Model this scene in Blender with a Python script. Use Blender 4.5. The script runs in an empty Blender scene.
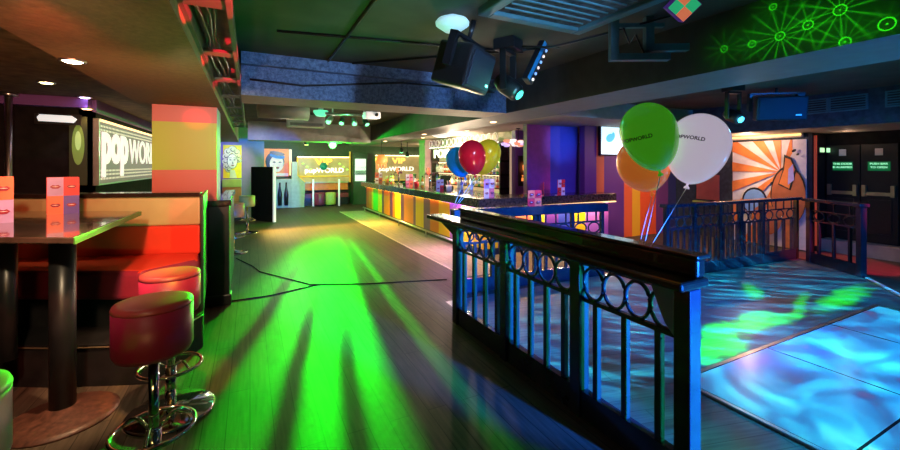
import bpy, bmesh, math, random
from mathutils import Vector, Matrix
random.seed(7)
PI = math.pi
SC = bpy.context.scene
COL = SC.collection
SC.view_settings.view_transform = 'Standard'
SC.view_settings.look = 'None'
SC.view_settings.gamma = 1.0
SC.view_settings.use_curve_mapping = False
SC.view_settings.exposure = 0.28
SC.cycles.use_denoising = True
SC.cycles.max_bounces = 6
SC.cycles.diffuse_bounces = 3
SC.cycles.glossy_bounces = 4
SC.cycles.transmission_bounces = 5
SC.cycles.sample_clamp_indirect = 4.0
SC.cycles.caustics_reflective = False
SC.cycles.caustics_refractive = False

# ---------------------------------------------------------------- materials
def new_mat(name):
    m = bpy.data.materials.new(name); m.use_nodes = True
    return m, m.node_tree.nodes, m.node_tree.links, m.node_tree.nodes['Principled BSDF']

def mat(name, col, rough=0.5, metal=0.0, var=0.12, scale=8.0, emit=None, es=1.0, bump=0.0, coat=0.0, trans=0.0, sss=0.0, spec=0.5):
    m, N, L, b = new_mat(name)
    c = (*col, 1.0)
    tc = N.new('ShaderNodeTexCoord')
    nz = N.new('ShaderNodeTexNoise'); nz.inputs['Scale'].default_value = scale; nz.inputs['Detail'].default_value = 5
    L.new(tc.outputs['Object'], nz.inputs['Vector'])
    mr = N.new('ShaderNodeMapRange')
    mr.inputs[1].default_value = 0.3; mr.inputs[2].default_value = 0.7
    mr.inputs[3].default_value = 1 - var; mr.inputs[4].default_value = 1 + var
    L.new(nz.outputs['Fac'], mr.inputs[0])
    vm = N.new('ShaderNodeVectorMath'); vm.operation = 'SCALE'
    vm.inputs[0].default_value = col
    L.new(mr.outputs[0], vm.inputs['Scale'])
    L.new(vm.outputs[0], b.inputs['Base Color'])
    b.inputs['Roughness'].default_value = rough
    b.inputs['Metallic'].default_value = metal
    b.inputs['Specular IOR Level'].default_value = spec
    b.inputs['Coat Weight'].default_value = coat
    b.inputs['Transmission Weight'].default_value = trans
    if sss:
        b.inputs['Subsurface Weight'].default_value = sss
        b.inputs['Subsurface Radius'].default_value = (0.05, 0.05, 0.05)
    if emit:
        b.inputs['Emission Color'].default_value = (*emit, 1)
        b.inputs['Emission Strength'].default_value = es
    if bump:
        bp = N.new('ShaderNodeBump'); bp.inputs['Strength'].default_value = bump; bp.inputs['Distance'].default_value = 0.01
        L.new(nz.outputs['Fac'], bp.inputs['Height']); L.new(bp.outputs[0], b.inputs['Normal'])
    return m

def plank_mat(name, c1, c2, rough, pw=0.12, pl=1.4, rot=0.0, spec=0.5):
    m, N, L, b = new_mat(name)
    tc = N.new('ShaderNodeTexCoord'); mp = N.new('ShaderNodeMapping'); mp.inputs['Rotation'].default_value = (0, 0, rot)
    L.new(tc.outputs['Object'], mp.inputs['Vector'])
    bk = N.new('ShaderNodeTexBrick'); bk.inputs['Scale'].default_value = 1
    bk.inputs['Brick Width'].default_value = pl; bk.inputs['Row Height'].default_value = pw
    bk.inputs['Mortar Size'].default_value = 0.003; bk.inputs['Mortar'].default_value = (c1[0]*.25, c1[1]*.25, c1[2]*.25, 1)
    bk.inputs['Color1'].default_value = (*c1, 1); bk.inputs['Color2'].default_value = (*c2, 1)
    L.new(mp.outputs[0], bk.inputs['Vector'])
    mp2 = N.new('ShaderNodeMapping'); mp2.inputs['Scale'].default_value = (1.5, 22, 1)
    L.new(mp.outputs[0], mp2.inputs['Vector'])
    nz = N.new('ShaderNodeTexNoise'); nz.inputs['Scale'].default_value = 2; nz.inputs['Detail'].default_value = 6
    L.new(mp2.outputs[0], nz.inputs['Vector'])
    mr = N.new('ShaderNodeMapRange'); mr.inputs[1].default_value = .3; mr.inputs[2].default_value = .7
    mr.inputs[3].default_value = .6; mr.inputs[4].default_value = 1.35
    L.new(nz.outputs['Fac'], mr.inputs[0])
    vm = N.new('ShaderNodeVectorMath'); vm.operation = 'SCALE'
    L.new(bk.outputs['Color'], vm.inputs[0]); L.new(mr.outputs[0], vm.inputs['Scale'])
    L.new(vm.outputs[0], b.inputs['Base Color'])
    r2 = N.new('ShaderNodeMapRange'); r2.inputs[3].default_value = rough - .08; r2.inputs[4].default_value = rough + .12
    L.new(nz.outputs['Fac'], r2.inputs[0]); L.new(r2.outputs[0], b.inputs['Roughness'])
    b.inputs['Specular IOR Level'].default_value = spec
    return m

def stripe_mat(name, axis, stops, rough=0.45, a=0.0, b_=1.0, spec=0.5):
    """stops: (world position along axis, colour) up to 30, constant between"""
    m, N, L, b = new_mat(name)
    ge = N.new('ShaderNodeNewGeometry'); sp = N.new('ShaderNodeSeparateXYZ')
    L.new(ge.outputs['Position'], sp.inputs[0])
    lo = stops[0][0]; hi = stops[-1][0] + .5
    mr = N.new('ShaderNodeMapRange'); mr.inputs[1].default_value = lo; mr.inputs[2].default_value = hi
    L.new(sp.outputs[axis], mr.inputs[0])
    cr = N.new('ShaderNodeValToRGB'); cr.color_ramp.interpolation = 'CONSTANT'
    e = cr.color_ramp.elements
    e[0].position = 0; e[0].color = (*stops[0][1], 1)
    e[1].position = min(1, (stops[1][0]-lo)/(hi-lo)); e[1].color = (*stops[1][1], 1)
    for p, c in stops[2:]:
        x = e.new((p-lo)/(hi-lo)); x.color = (*c, 1)
    L.new(mr.outputs[0], cr.inputs[0]); L.new(cr.outputs[0], b.inputs['Base Color'])
    b.inputs['Roughness'].default_value = rough; b.inputs['Specular IOR Level'].default_value = spec
    return m

def glitter_mat(name, c1, c2, scale=260):
    m, N, L, b = new_mat(name)
    tc = N.new('ShaderNodeTexCoord')
    v = N.new('ShaderNodeTexVoronoi'); v.inputs['Scale'].default_value = scale
    L.new(tc.outputs['Object'], v.inputs['Vector'])
    v2 = N.new('ShaderNodeTexNoise'); v2.inputs['Scale'].default_value = 22; v2.inputs['Detail'].default_value = 8; v2.inputs['Roughness'].default_value = .8
    L.new(tc.outputs['Object'], v2.inputs['Vector'])
    cr = N.new('ShaderNodeValToRGB'); cr.color_ramp.elements[0].position = .38; cr.color_ramp.elements[1].position = .66
    cr.color_ramp.elements[0].color = (*c1, 1); cr.color_ramp.elements[1].color = (*c2, 1)
    L.new(v2.outputs['Fac'], cr.inputs[0]); L.new(cr.outputs[0], b.inputs['Base Color'])
    bp = N.new('ShaderNodeBump'); bp.inputs['Strength'].default_value = .4; bp.inputs['Distance'].default_value = .01
    L.new(v2.outputs['Fac'], bp.inputs['Height']); L.new(bp.outputs[0], b.inputs['Normal'])
    b.inputs['Roughness'].default_value = .45
    return m

# ---------------------------------------------------------------- mesh builder
class MB:
    def __init__(s): s.bm = bmesh.new()
    def face(s, pts, mi=0):
        vs = [s.bm.verts.new(p) for p in pts]
        f = s.bm.faces.new(vs); f.material_index = mi; return f
    def box(s, lo, hi, mi=0, M=None):
        x0, y0, z0 = lo; x1, y1, z1 = hi
        P = [Vector(p) for p in ((x0,y0,z0),(x1,y0,z0),(x1,y1,z0),(x0,y1,z0),(x0,y0,z1),(x1,y0,z1),(x1,y1,z1),(x0,y1,z1))]
        if M: P = [M @ p for p in P]
        v = [s.bm.verts.new(p) for p in P]
        for q in ((0,3,2,1),(4,5,6,7),(0,1,5,4),(1,2,6,5),(2,3,7,6),(3,0,4,7)):
            f = s.bm.faces.new([v[i] for i in q]); f.material_index = mi
        return s
    def prism(s, poly, z0, z1, mi=0, M=None):
        """poly: xy list, counter-clockwise"""
        M = M or Matrix()
        a = [s.bm.verts.new(M @ Vector((x, y, z0))) for x, y in poly]
        b = [s.bm.verts.new(M @ Vector((x, y, z1))) for x, y in poly]
        n = len(poly)
        f = s.bm.faces.new(a[::-1]); f.material_index = mi
        f = s.bm.faces.new(b); f.material_index = mi
        for i in range(n):
            f = s.bm.faces.new((a[i], a[(i+1) % n], b[(i+1) % n], b[i])); f.material_index = mi
        return s
    def lathe(s, prof, n=32, c=(0,0,0), M=None, mi=0, smooth=True):
        """prof: (r, z) from bottom to top"""
        M = M or Matrix(); c = Vector(c)
        rings = []
        for r, z in prof:
            if r < 1e-5: rings.append([s.bm.verts.new(M @ (c + Vector((0, 0, z))))])
            else: rings.append([s.bm.verts.new(M @ (c + Vector((r*math.cos(2*PI*i/n), r*math.sin(2*PI*i/n), z)))) for i in range(n)])
        for A, B in zip(rings, rings[1:]):
            for i in range(n):
                j = (i+1) % n
                if len(A) == 1 and len(B) == 1: continue
                if len(A) == 1: f = s.bm.faces.new((A[0], B[j], B[i]))
                elif len(B) == 1: f = s.bm.faces.new((A[i], A[j], B[0]))
                else: f = s.bm.faces.new((A[i], A[j], B[j], B[i]))
                f.smooth = smooth; f.material_index = mi
        for R, flip in ((rings[0], True), (rings[-1], False)):
            if len(R) > 1:
                f = s.bm.faces.new(R[::-1] if flip else R); f.material_index = mi
        return s
    def cyl(s, c, r, z0, z1, n=24, mi=0, M=None):
        return s.lathe([(r, z0), (r, z1)], n, c, M, mi)
    def tube(s, pts, r, n=8, closed=False, mi=0):
        P = [Vector(p) for p in pts]; m = len(P); rings = []
        up = Vector((0, 0, 1))
        for i, p in enumerate(P):
            if closed: t = (P[(i+1) % m] - P[i-1])
            else: t = P[min(i+1, m-1)] - P[max(i-1, 0)]
            t.normalize()
            u = up if abs(t.dot(up)) < .95 else Vector((1, 0, 0))
            a = t.cross(u).normalized(); b = a.cross(t).normalized()
            rings.append([s.bm.verts.new(p + a*r*math.cos(2*PI*k/n) + b*r*math.sin(2*PI*k/n)) for k in range(n)])
        rng = range(m) if closed else range(m-1)
        for i in rng:
            A, B = rings[i], rings[(i+1) % m]
            for k in range(n):
                f = s.bm.faces.new((A[k], A[(k+1) % n], B[(k+1) % n], B[k])); f.smooth = True; f.material_index = mi
        if not closed:
            s.bm.faces.new(rings[0]).material_index = mi; s.bm.faces.new(rings[-1][::-1]).material_index = mi
        return s
    def ring(s, c, R, r, axis='z', n=32, k=8, mi=0, sy=1.0):
        pts = []
        for i in range(n):
            a = 2*PI*i/n; u, v = R*math.cos(a), R*math.sin(a)*sy
            pts.append({'z': (c[0]+u, c[1]+v, c[2]), 'y': (c[0]+u, c[1], c[2]+v), 'x': (c[0], c[1]+u, c[2]+v)}[axis])
        return s.tube(pts, r, k, True, mi)
    def build(s, name, mats, parent=None, bevel=0.0, seg=2, loc=None, rot=None):
        bmesh.ops.recalc_face_normals(s.bm, faces=s.bm.faces[:])
        me = bpy.data.meshes.new(name); s.bm.to_mesh(me); s.bm.free()
        for m in (mats if isinstance(mats, (list, tuple)) else [mats]): me.materials.append(m)
        o = bpy.data.objects.new(name, me); COL.objects.link(o)
        if parent: o.parent = parent
        if loc: o.location = loc
        if rot: o.rotation_euler = rot
        if bevel:
            md = o.modifiers.new('Bevel', 'BEVEL'); md.width = bevel; md.segments = seg; md.limit_method = 'ANGLE'; md.angle_limit = .6
        return o

def tag(o, label=None, cat=None, group=None, kind=None):
    if label: o['label'] = label
    if cat: o['category'] = cat
    if group: o['group'] = group
    if kind: o['kind'] = kind
    return o
def thing(name, loc, label, cat, group=None, rz=0.0, rot=None):
    o = bpy.data.objects.new(name, None); COL.objects.link(o)
    o.empty_display_size = .1
    o.location = loc; o.rotation_euler = rot or (0, 0, rz)
    return tag(o, label, cat, group)
def copy_tree(o, parent=None):
    c = o.copy(); COL.objects.link(c)
    if parent: c.parent = parent
    for ch in KIDS.get(o.name, []): copy_tree(ch, c)
    return c
KIDS = {}
def index_kids():
    KIDS.clear()
    for o in bpy.data.objects:
        if o.parent: KIDS.setdefault(o.parent.name, []).append(o)
def struct(name, mb, m, bevel=0.0):
    return tag(mb.build(name, m, bevel=bevel), kind='structure')
def text(name, body, size, m, parent, loc, rot=(PI/2, 0, 0), ext=.004, bold=0.0, sx=1.0, sy=1.0, align='CENTER'):
    cu = bpy.data.curves.new(name, 'FONT'); cu.body = body; cu.size = size; cu.extrude = ext; cu.offset = bold
    cu.align_x = align; cu.align_y = 'CENTER'; cu.resolution_u = 4
    t = bpy.data.objects.new('tmp', cu); COL.objects.link(t)
    dg = bpy.context.evaluated_depsgraph_get()
    me = bpy.data.meshes.new_from_object(t.evaluated_get(dg)); me.name = name
    bpy.data.objects.remove(t); bpy.data.curves.remove(cu)
    me.materials.clear(); me.materials.append(m)
    o = bpy.data.objects.new(name, me); COL.objects.link(o)
    o.parent = parent; o.location = loc; o.rotation_euler = rot; o.scale = (sx, sy, 1)
    return o

def fit(o, x0, x1, y0, y1):
    me = o.data; X = [v.co.x for v in me.vertices]; Y = [v.co.y for v in me.vertices]
    ax, bx, ay, by = min(X), max(X), min(Y), max(Y)
    for v in me.vertices:
        v.co.x = x0+(v.co.x-ax)/(bx-ax)*(x1-x0); v.co.y = y0+(v.co.y-ay)/(by-ay)*(y1-y0)
    return o
# flat art laid in a local xz plane facing -y; shapes: (points, material index) each a little in front of the last
def art(name, w, h, shapes, mats, parent, loc=(0,0,0), th=.02, step=.0025):
    mb = MB(); mb.box((-w/2, 0, 0), (w/2, th, h), 0)
    for i, (pts, mi) in enumerate(shapes):
        y = -step*(i+1)
        mb.face([(x, y, z) for x, z in pts], mi)
    return mb.build(name, mats, parent, loc=loc)
def ell(cx, cz, rx, rz, n=20, rot=0, a0=0, a1=2*PI):
    out = []
    full = abs(a1-a0-2*PI) < 1e-6
    for i in range(n if full else n+1):
        a = a0+(a1-a0)*i/n; x, z = rx*math.cos(a), rz*math.sin(a)
        out.append((cx + x*math.cos(rot)-z*math.sin(rot), cz + x*math.sin(rot)+z*math.cos(rot)))
    return out

# ---------------------------------------------------------------- node expressions for lamp gobos
class E:
    T = None
    def __init__(s, k): s.k = k
    @staticmethod
    def op(o, *a):
        n = E.T.nodes.new('ShaderNodeMath'); n.operation = o
        for i, x in enumerate(a):
            if isinstance(x, E): E.T.links.new(x.k, n.inputs[i])
            else: n.inputs[i].default_value = x
        return E(n.outputs[0])
    def __add__(s, b): return E.op('ADD', s, b)
    __radd__ = __add__
    def __sub__(s, b): return E.op('SUBTRACT', s, b)
    def __rsub__(s, b): return E.op('SUBTRACT', b, s)
    def __mul__(s, b): return E.op('MULTIPLY', s, b)
    __rmul__ = __mul__
    def __truediv__(s, b): return E.op('DIVIDE', s, b)
def absE(a): return E.op('ABSOLUTE', a)
def powE(a, b): return E.op('POWER', a, b)
def sstep(x, a, b):       # 0 at a, 1 at b, smooth (a may exceed b)
    n = E.T.nodes.new('ShaderNodeMapRange'); n.interpolation_type = 'SMOOTHSTEP'
    E.T.links.new(x.k, n.inputs[0])
    if a < b: n.inputs[1].default_value = a; n.inputs[2].default_value = b; n.inputs[3].default_value = 0; n.inputs[4].default_value = 1
    else: n.inputs[1].default_value = b; n.inputs[2].default_value = a; n.inputs[3].default_value = 1; n.inputs[4].default_value = 0
    return E(n.outputs[0])
def bell(x, c, w0, w1):   # 1 inside |x-c|<w0, 0 beyond w1
    return sstep(absE(x - c), w1, w0)
def gobo(name, loc, color, energy, fn, radius=0.0):
    """unrotated point lamp whose brightness is fn(dx,dy,dz, tree)"""
    la = bpy.data.lights.new(name, 'POINT'); la.energy = energy; la.color = color; la.shadow_soft_size = radius
    la.use_nodes = True; T = la.node_tree; E.T = T
    em = [n for n in T.nodes if n.type == 'EMISSION'][0]
    tc = T.nodes.new('ShaderNodeTexCoord'); sp = T.nodes.new('ShaderNodeSeparateXYZ')
    T.links.new(tc.outputs['Normal'], sp.inputs[0])
    r = fn(E(sp.outputs[0]), E(sp.outputs[1]), E(sp.outputs[2]), T)
    T.links.new(r.k, em.inputs['Strength'])
    o = bpy.data.objects.new(name, la); COL.objects.link(o); o.location = loc
    return o
def point(name, loc, col, e, r=.1):
    la = bpy.data.lights.new(name, 'POINT'); la.energy = e; la.color = col; la.shadow_soft_size = r
    o = bpy.data.objects.new(name, la); COL.objects.link(o); o.location = loc; return o
def spot(name, loc, to, col, e, ang=60, blend=.5, r=.05):
    la = bpy.data.lights.new(name, 'SPOT'); la.energy = e; la.color = col; la.shadow_soft_size = r
    la.spot_size = math.radians(ang); la.spot_blend = blend
    o = bpy.data.objects.new(name, la); COL.objects.link(o); o.location = loc
    o.rotation_euler = (Vector(to)-Vector(loc)).to_track_quat('-Z', 'Y').to_euler(); return o
def area(name, loc, to, col, e, sx, sy):
    la = bpy.data.lights.new(name, 'AREA'); la.energy = e; la.color = col; la.shape = 'RECTANGLE'; la.size = sx; la.size_y = sy
    o = bpy.data.objects.new(name, la); COL.objects.link(o); o.location = loc
    o.rotation_euler = (Vector(to)-Vector(loc)).to_track_quat('-Z', 'Y').to_euler(); return o

# ---------------------------------------------------------------- camera: level, 1.6 m up, turned 26.57 degrees from the long axis of the room
cam = bpy.data.cameras.new('camera'); cam.lens = 16; cam.sensor_width = 36; cam.shift_y = -60/900; cam.clip_start = .05
co = bpy.data.objects.new('camera', cam); COL.objects.link(co)
co.location = (0, 0, 1.6); co.rotation_euler = (PI/2, 0, -math.atan(.5)); SC.camera = co
w = bpy.data.worlds.new('world'); SC.world = w; w.use_nodes = True
w.node_tree.nodes['Background'].inputs[0].default_value = (.10, .12, .20, 1)
w.node_tree.nodes['Background'].inputs[1].default_value = .15
# ================================================================= palette
M = {}
M['floor'] = plank_mat('dark_wood_floor', (.085, .064, .048), (.068, .052, .04), .5, .13, 1.6, PI/2, .12)
M['floor_bar'] = plank_mat('pale_vinyl_strip', (.33, .26, .21), (.31, .24, .19), .36, .3, 2.0, PI/2)
M['dance'] = plank_mat('dance_floor_boards', (.15, .13, .12), (.11, .10, .10), .34, .12, 1.2, 0.25)
M['trim'] = mat('cream_floor_strip', (.62, .52, .42), .4)
M['ceil'] = mat('dark_ceiling', (.06, .055, .042), .8, var=.25, scale=3)
M['ceil_left'] = mat('left_ceiling_texture', (.13, .085, .05), .8, var=.5, scale=9, bump=.6)
M['soffit'] = mat('orange_brown_soffit', (.20, .12, .06), .7, var=.18, scale=30, bump=.3)
M['cream'] = mat('cream_plaster', (.42, .36, .29), .7, var=.08)
M['glit'] = glitter_mat('blue_glitter_paper', (.04, .075, .15), (.22, .33, .56))
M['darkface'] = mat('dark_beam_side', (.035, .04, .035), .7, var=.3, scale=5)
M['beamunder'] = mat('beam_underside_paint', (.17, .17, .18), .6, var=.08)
M['greybeam'] = mat('grey_beam', (.34, .36, .34), .6)
M['black'] = mat('black_paint', (.012, .012, .014), .35, var=.3)
M['blackmatt'] = mat('black_matt', (.012, .011, .012), .9, var=.3, spec=.1)
M['bluedark'] = mat('dark_blue_grey_wall', (.025, .035, .05), .7, var=.5, scale=14, bump=.5)
M['purple'] = mat('purple_wall', (.17, .07, .33), .5, var=.06)
M['purple2'] = mat('lilac_wall', (.30, .17, .48), .55, var=.05)
M['bluegloss'] = mat('blue_gloss_panel', (.06, .06, .42), .28, var=.05, coat=.4)
M['maroon'] = mat('maroon_panel', (.38, .09, .07), .5)
M['back'] = mat('dark_green_back_wall', (.06, .09, .07), .7)
ORD, YEL, PUR, ORG, GRN, RED = (.66, .15, .10), (.80, .50, .01), (.11, .03, .22), (.74, .16, .01), (.10, .60, .08), (.62, .05, .04)
M['colstripe'] = stripe_mat('column_bands', 2, [(0, (.52, .09, .06)), (1.54, (.34, .44, .02)), (2.085, (.50, .11, .09))], .45)
M['wood'] = mat('dark_stained_wood', (.022, .014, .010), .22, var=.4, scale=6, coat=.5)
M['woodedge'] = mat('wood_edge_band', (.10, .07, .04), .3)
M['rail'] = mat('black_gloss_railing', (.03, .034, .055), .25, var=.15, coat=.5)
M['chrome'] = mat('chrome', (.75, .75, .75), .08, 1.0, var=.03)
M['steel'] = mat('brushed_steel', (.6, .6, .6), .3, 1.0)
M['stool'] = mat('plum_leatherette', (.24, .010, .055), .42, var=.08)
M['stooltop'] = mat('plum_seat_top', (.24, .03, .04), .38, var=.08)
M['stoolorange'] = mat('orange_leatherette', (.75, .20, .04), .45)
M['stoolyellow'] = mat('lime_leatherette', (.60, .62, .16), .45)
M['stoolbeige'] = mat('beige_leatherette', (.5, .42, .28), .45)
M['tablebase'] = mat('rust_speckled_base', (.09, .035, .025), .45, var=.5, scale=30)
M['tabletop'] = mat('polished_table_top', (.055, .045, .035), .13, var=.3, coat=.6)
M['redseat'] = mat('red_leatherette', (.75, .06, .03), .38, var=.04)
M['plumseat'] = mat('plum_seat_front', (.30, .03, .07), .42)
M['beigeband'] = mat('cream_leatherette', (.50, .42, .20), .4, var=.05)
M['white'] = mat('white_plastic', (.8, .8, .8), .4)
M['grey'] = mat('grey_panel', (.35, .37, .37), .6, var=.1)
M['speaker'] = mat('speaker_cabinet', (.012, .012, .014), .5, bump=.3, scale=90)
M['grille'] = mat('speaker_grille', (.012, .016, .03), .6, 0.0, scale=120, bump=.4)
M['teal'] = mat('teal_grey_metal', (.06, .16, .18), .5, .2)
M['duct'] = mat('galvanised_duct', (.10, .10, .09), .5, .1, var=.25)
M['dustgrille'] = mat('dusty_grille', (.05, .055, .06), .85, var=.7, scale=20, bump=.4)
def em(name, c, s, base=None): return mat(name, base or tuple(min(1, x) for x in c), .5, emit=c, es=s, var=.02)

# ================================================================= room shell
X0, X1, Y0, Y1, ZC = -5.0, 11.0, -3.0, 17.0, 2.72
b = MB(); b.box((X0-.1, Y0-.1, -.12), (X1+.1, Y1+.1, 0)); struct('floor', b, M['floor'])
b = MB(); b.box((2.76, 5.0, 0), (3.63, 13.9, .004)); struct('floor_strip', b, M['floor_bar'])
b = MB(); b.box((2.73, 5.0, 0), (2.76, 13.9, .007)); struct('trim_1', b, M['trim'])
b = MB(); b.prism([(2.04, Y0), (7.0, Y0), (7.0, 1.9), (7.75, 2.45), (8.35, 3.45), (5.2, 3.6), (4.6, 4.2), (2.04, 4.2)], 0, .004); struct('floor_dance', b, M['dance'])
# raised white tiles of the dance floor with dark joints
def tile_mat():
    m, N, L, b = new_mat('white_gloss_floor_tiles')
    ge = N.new('ShaderNodeNewGeometry'); mp = N.new('ShaderNodeMapping'); mp.inputs['Location'].default_value = (-2.85, -.07-.9*4, 0)
    L.new(ge.outputs['Position'], mp.inputs['Vector'])
    bk = N.new('ShaderNodeTexBrick'); bk.offset = 0; bk.inputs['Scale'].default_value = 1
    bk.inputs['Brick Width'].default_value = 1.15; bk.inputs['Row Height'].default_value = .9
    bk.inputs['Mortar Size'].default_value = .008; bk.inputs['Mortar'].default_value = (.01, .01, .02, 1)
    bk.inputs['Color1'].default_value = (.68, .70, .72, 1); bk.inputs['Color2'].default_value = (.62, .65, .68, 1)
    L.new(mp.outputs[0], bk.inputs['Vector']); L.new(bk.outputs['Color'], b.inputs['Base Color'])
    b.inputs['Roughness'].default_value = .22
    return m
M['tiles'] = tile_mat()
b = MB(); b.box((2.85, -.83-1.8, .004), (6.3, 1.87, .02)); struct('floor_tiles', b, M['tiles'])
b = MB(); b.box((2.82, 1.87, .004), (6.33, 1.90, .022)); b.box((2.82, -2.6, .004), (2.85, 1.87, .022)); b.box((6.3, -2.6, .004), (6.33, 1.87, .022)); struct('trim_2', b, M['steel'])
b = MB(); b.prism([(7.05, 1.84), (7.78, 2.40), (7.76, 2.43), (7.03, 1.87)], 0, .02); struct('trim_3', b, M['white'])

b = MB(); b.box((-1.1, Y0, ZC), (X1+.1, Y1+.1, ZC+.1)); struct('ceiling', b, M['ceil'])
b = MB(); b.box((X0-.1, Y0, 2.42), (-1.1, Y1, 2.82)); struct('ceiling_booth', b, M['ceil_left'])
b = MB(); b.box((-1.1, Y0, 2.28), (-.30, 15.5, ZC)); struct('ceiling_soffit', b, M['soffit'])
b = MB(); b.box((3.85, 5.1, 2.42), (X1, Y1, ZC)); struct('ceiling_bar', b, M['cream'])
# beams: separate faces carry their own finish
def beam(name, lo, hi, mats_by_side):
    bm_ = MB(); bm_.box(lo, hi)
    fs = bm_.bm.faces; fs.ensure_lookup_table()
    order = ('bottom', 'top', 'front', 'right', 'back', 'left'); ml = []
    for f, s in zip(fs, order):
        m = mats_by_side.get(s, mats_by_side['all'])
        if m not in ml: ml.append(m)
        f.material_index = ml.index(m)
    return struct(name, bm_, ml)
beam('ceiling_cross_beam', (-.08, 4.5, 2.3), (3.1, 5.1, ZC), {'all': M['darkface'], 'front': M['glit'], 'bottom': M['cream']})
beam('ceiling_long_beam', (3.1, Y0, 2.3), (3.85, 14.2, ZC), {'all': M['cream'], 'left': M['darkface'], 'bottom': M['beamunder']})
beam('ceiling_far_beam', (-.05, 11.3, 2.24), (3.1, 11.9, ZC), {'all': M['greybeam'], 'bottom': M['cream']})
beam('ceiling_right_bulkhead', (8.1, Y0, 2.2), (X1, 6.2, ZC), {'all': M['bluedark'], 'bottom': M['cream']})
# small step of the cross beam along its top
b = MB(); b.box((-.08, 4.42, 2.60), (3.1, 4.5, ZC)); struct('trim_4', b, M['glit'])

b = MB(); b.box((X0-.1, Y0, 0), (X0, 6.5, 2.42)); struct('wall_west', b, M['blackmatt'])
b = MB(); b.box((X0-.1, Y0-.1, 0), (X1+.1, Y0, ZC)); struct('wall_south', b, M['blackmatt'])
b = MB(); b.box((X0, 6.5, 0), (-1.77, 6.62, 2.42)); struct('wall_booth', b, [M['blackmatt']])
b = MB(); b.box((X0, 6.34, 2.30), (-1.77, 6.5, 2.42)); b.box((-1.77, 6.5, 2.27), (-1.73, Y1, 2.42)); struct('trim_5', b, M['purple'])
b = MB(); b.box((-1.9, 6.5, 0), (-1.77, Y1, 2.42)); struct('wall_left', b, M['blackmatt'])
b = MB(); b.box((-1.85, Y1, 0), (X1+.1, Y1+.1, ZC)); struct('wall_back', b, M['back'])
b = MB(); b.box((5.6, 7.9, 0), (5.75, 11.9, 2.42)); struct('wall_bar', b, M['cream'])
b = MB(); b.box((5.6, 7.75, 0), (7.6, 7.9, 2.42)); struct('wall_purple', b, M['purple'])
b = MB(); b.box((5.05, 11.9, 0), (5.6, 12.4, 2.42)); struct('wall_pillar', b, mat('pinkish_pillar', (.5, .35, .36), .6))
def sx(px, Y):
    k = (px-450)/400; return (.44721+k*.89443)/(.89443-k*.44721)*Y
ST = 6.2
stops = [(sx(594, ST), PUR), (sx(596, ST), (.55, .13, .05)), (sx(604, ST), (.10, .03, .16)), (sx(624, ST), (.72, .12, .03)), (sx(632, ST), (.80, .42, .02)), (sx(640, ST), (.80, .10, .02)), (sx(656, ST), (.16, .04, .14)), (sx(668, ST), (.03, .03, .10))]
M['wallstripe'] = stripe_mat('striped_wall', 0, stops, .42)
b = MB(); b.box((6.24, 6.2, 0), (9.2, 6.35, ZC)); struct('wall_striped', b, M['wallstripe'])
b = MB(); b.box((9.2, 3.64, 0), (9.35, 6.2, 2.2)); struct('wall_right', b, M['bluedark'])
b = MB(); b.box((9.35, 3.64, 0), (9.9, 3.79, 2.2)); struct('wall_return', b, M['blackmatt'])
b = MB(); b.box((9.9, Y0, 0), (10.05, 3.79, 2.2)); struct('wall_east', b, M['blackmatt'])
b = MB(); b.box((9.55, 1.9, 0), (9.9, 3.60, .22)); struct('floor_step', b, mat('beige_step', (.42, .34, .24), .6))

# banded column beside the booth, purple on the aisle side
b = MB(); b.box((-.975, 5.46, 0), (-.35, 6.1, 2.28)); o = struct('column', b, [M['colstripe'], M['purple2']])
for p in o.data.polygons:
    if p.normal.x > .9: p.material_index = 1
b = MB(); b.box((-1.1, 13.5, 0), (.39, 14.0, ZC)); struct('column_far', b, M['purple2'])
b = MB(); b.box((4.98, 6.5, 0), (5.58, 6.62, 2.42)); struct('column_purple', b, mat('purple_column', (.40, .05, .30), .4, coat=.3))
b = MB(); b.box((5.58, 6.5, 0), (6.34, 6.62, 2.42)); struct('column_blue', b, M['bluegloss'])

# doors
def door(n, ya, yb, words, label):
    r = thing('door_%d' % n, (9.9, (ya+yb)/2, .22), None, None); tag(r, kind='structure')
    w_ = yb-ya
    b = MB(); b.box((-.05, -w_/2, 0), (0, w_/2, 1.75)); b.build('door_leaf', mat('black_door_%d' % n, (.008, .007, .007), .5), r, bevel=.004)
    b = MB()
    for lo, hi in (((-.065, -w_/2+.08, .15), (-.05, w_/2-.08, .17)), ((-.065, -w_/2+.08, .75), (-.05, w_/2-.08, .77)), ((-.065, -w_/2+.08, .17), (-.05, -w_/2+.1, .75)), ((-.065, w_/2-.1, .17), (-.05, w_/2-.08, .75))): b.box(lo, hi)
    b.build('panel_moulding', M['black'], r)
    b = MB(); b.box((-.09, -w_/2+.05, .84), (-.05, w_/2-.05, .90)); b.box((-.11, -w_/2+.03, .82), (-.05, -w_/2+.08, 1.02)); b.box((-.11, w_/2-.08, .82), (-.05, w_/2-.03, 1.02))
    b.build('push_bar', mat('brass_bar_%d' % n, (.5, .42, .25), .35, .8), r)
    b = MB(); b.box((-.058, -.14, 1.28), (-.05, .14, 1.44)); b.build('sign', mat('green_sign_%d' % n, (.0, .12, .04), .5, emit=(.0, .5, .12), es=.18), r)
    wm = em('sign_white_%d' % n, (.45, 1, .65), .8)
    for j, t in enumerate(words): text('sign_text', t, .05, wm, r, (-.062, 0, 1.40-.062*j), (PI/2, 0, -PI/2))
    b = MB(); b.box((-.056, -.05, 1.55), (-.05, .05, 1.67)); nt = b.build('notice', mat('white_notice_%d' % n, (.75, .72, .70), .5), r)
    return r
door(1, 3.15, 3.62, ('THIS DOOR', 'IS ALARMED'), '')
door(2, 2.67, 3.14, ('PUSH BAR', 'TO OPEN'), '')

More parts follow.
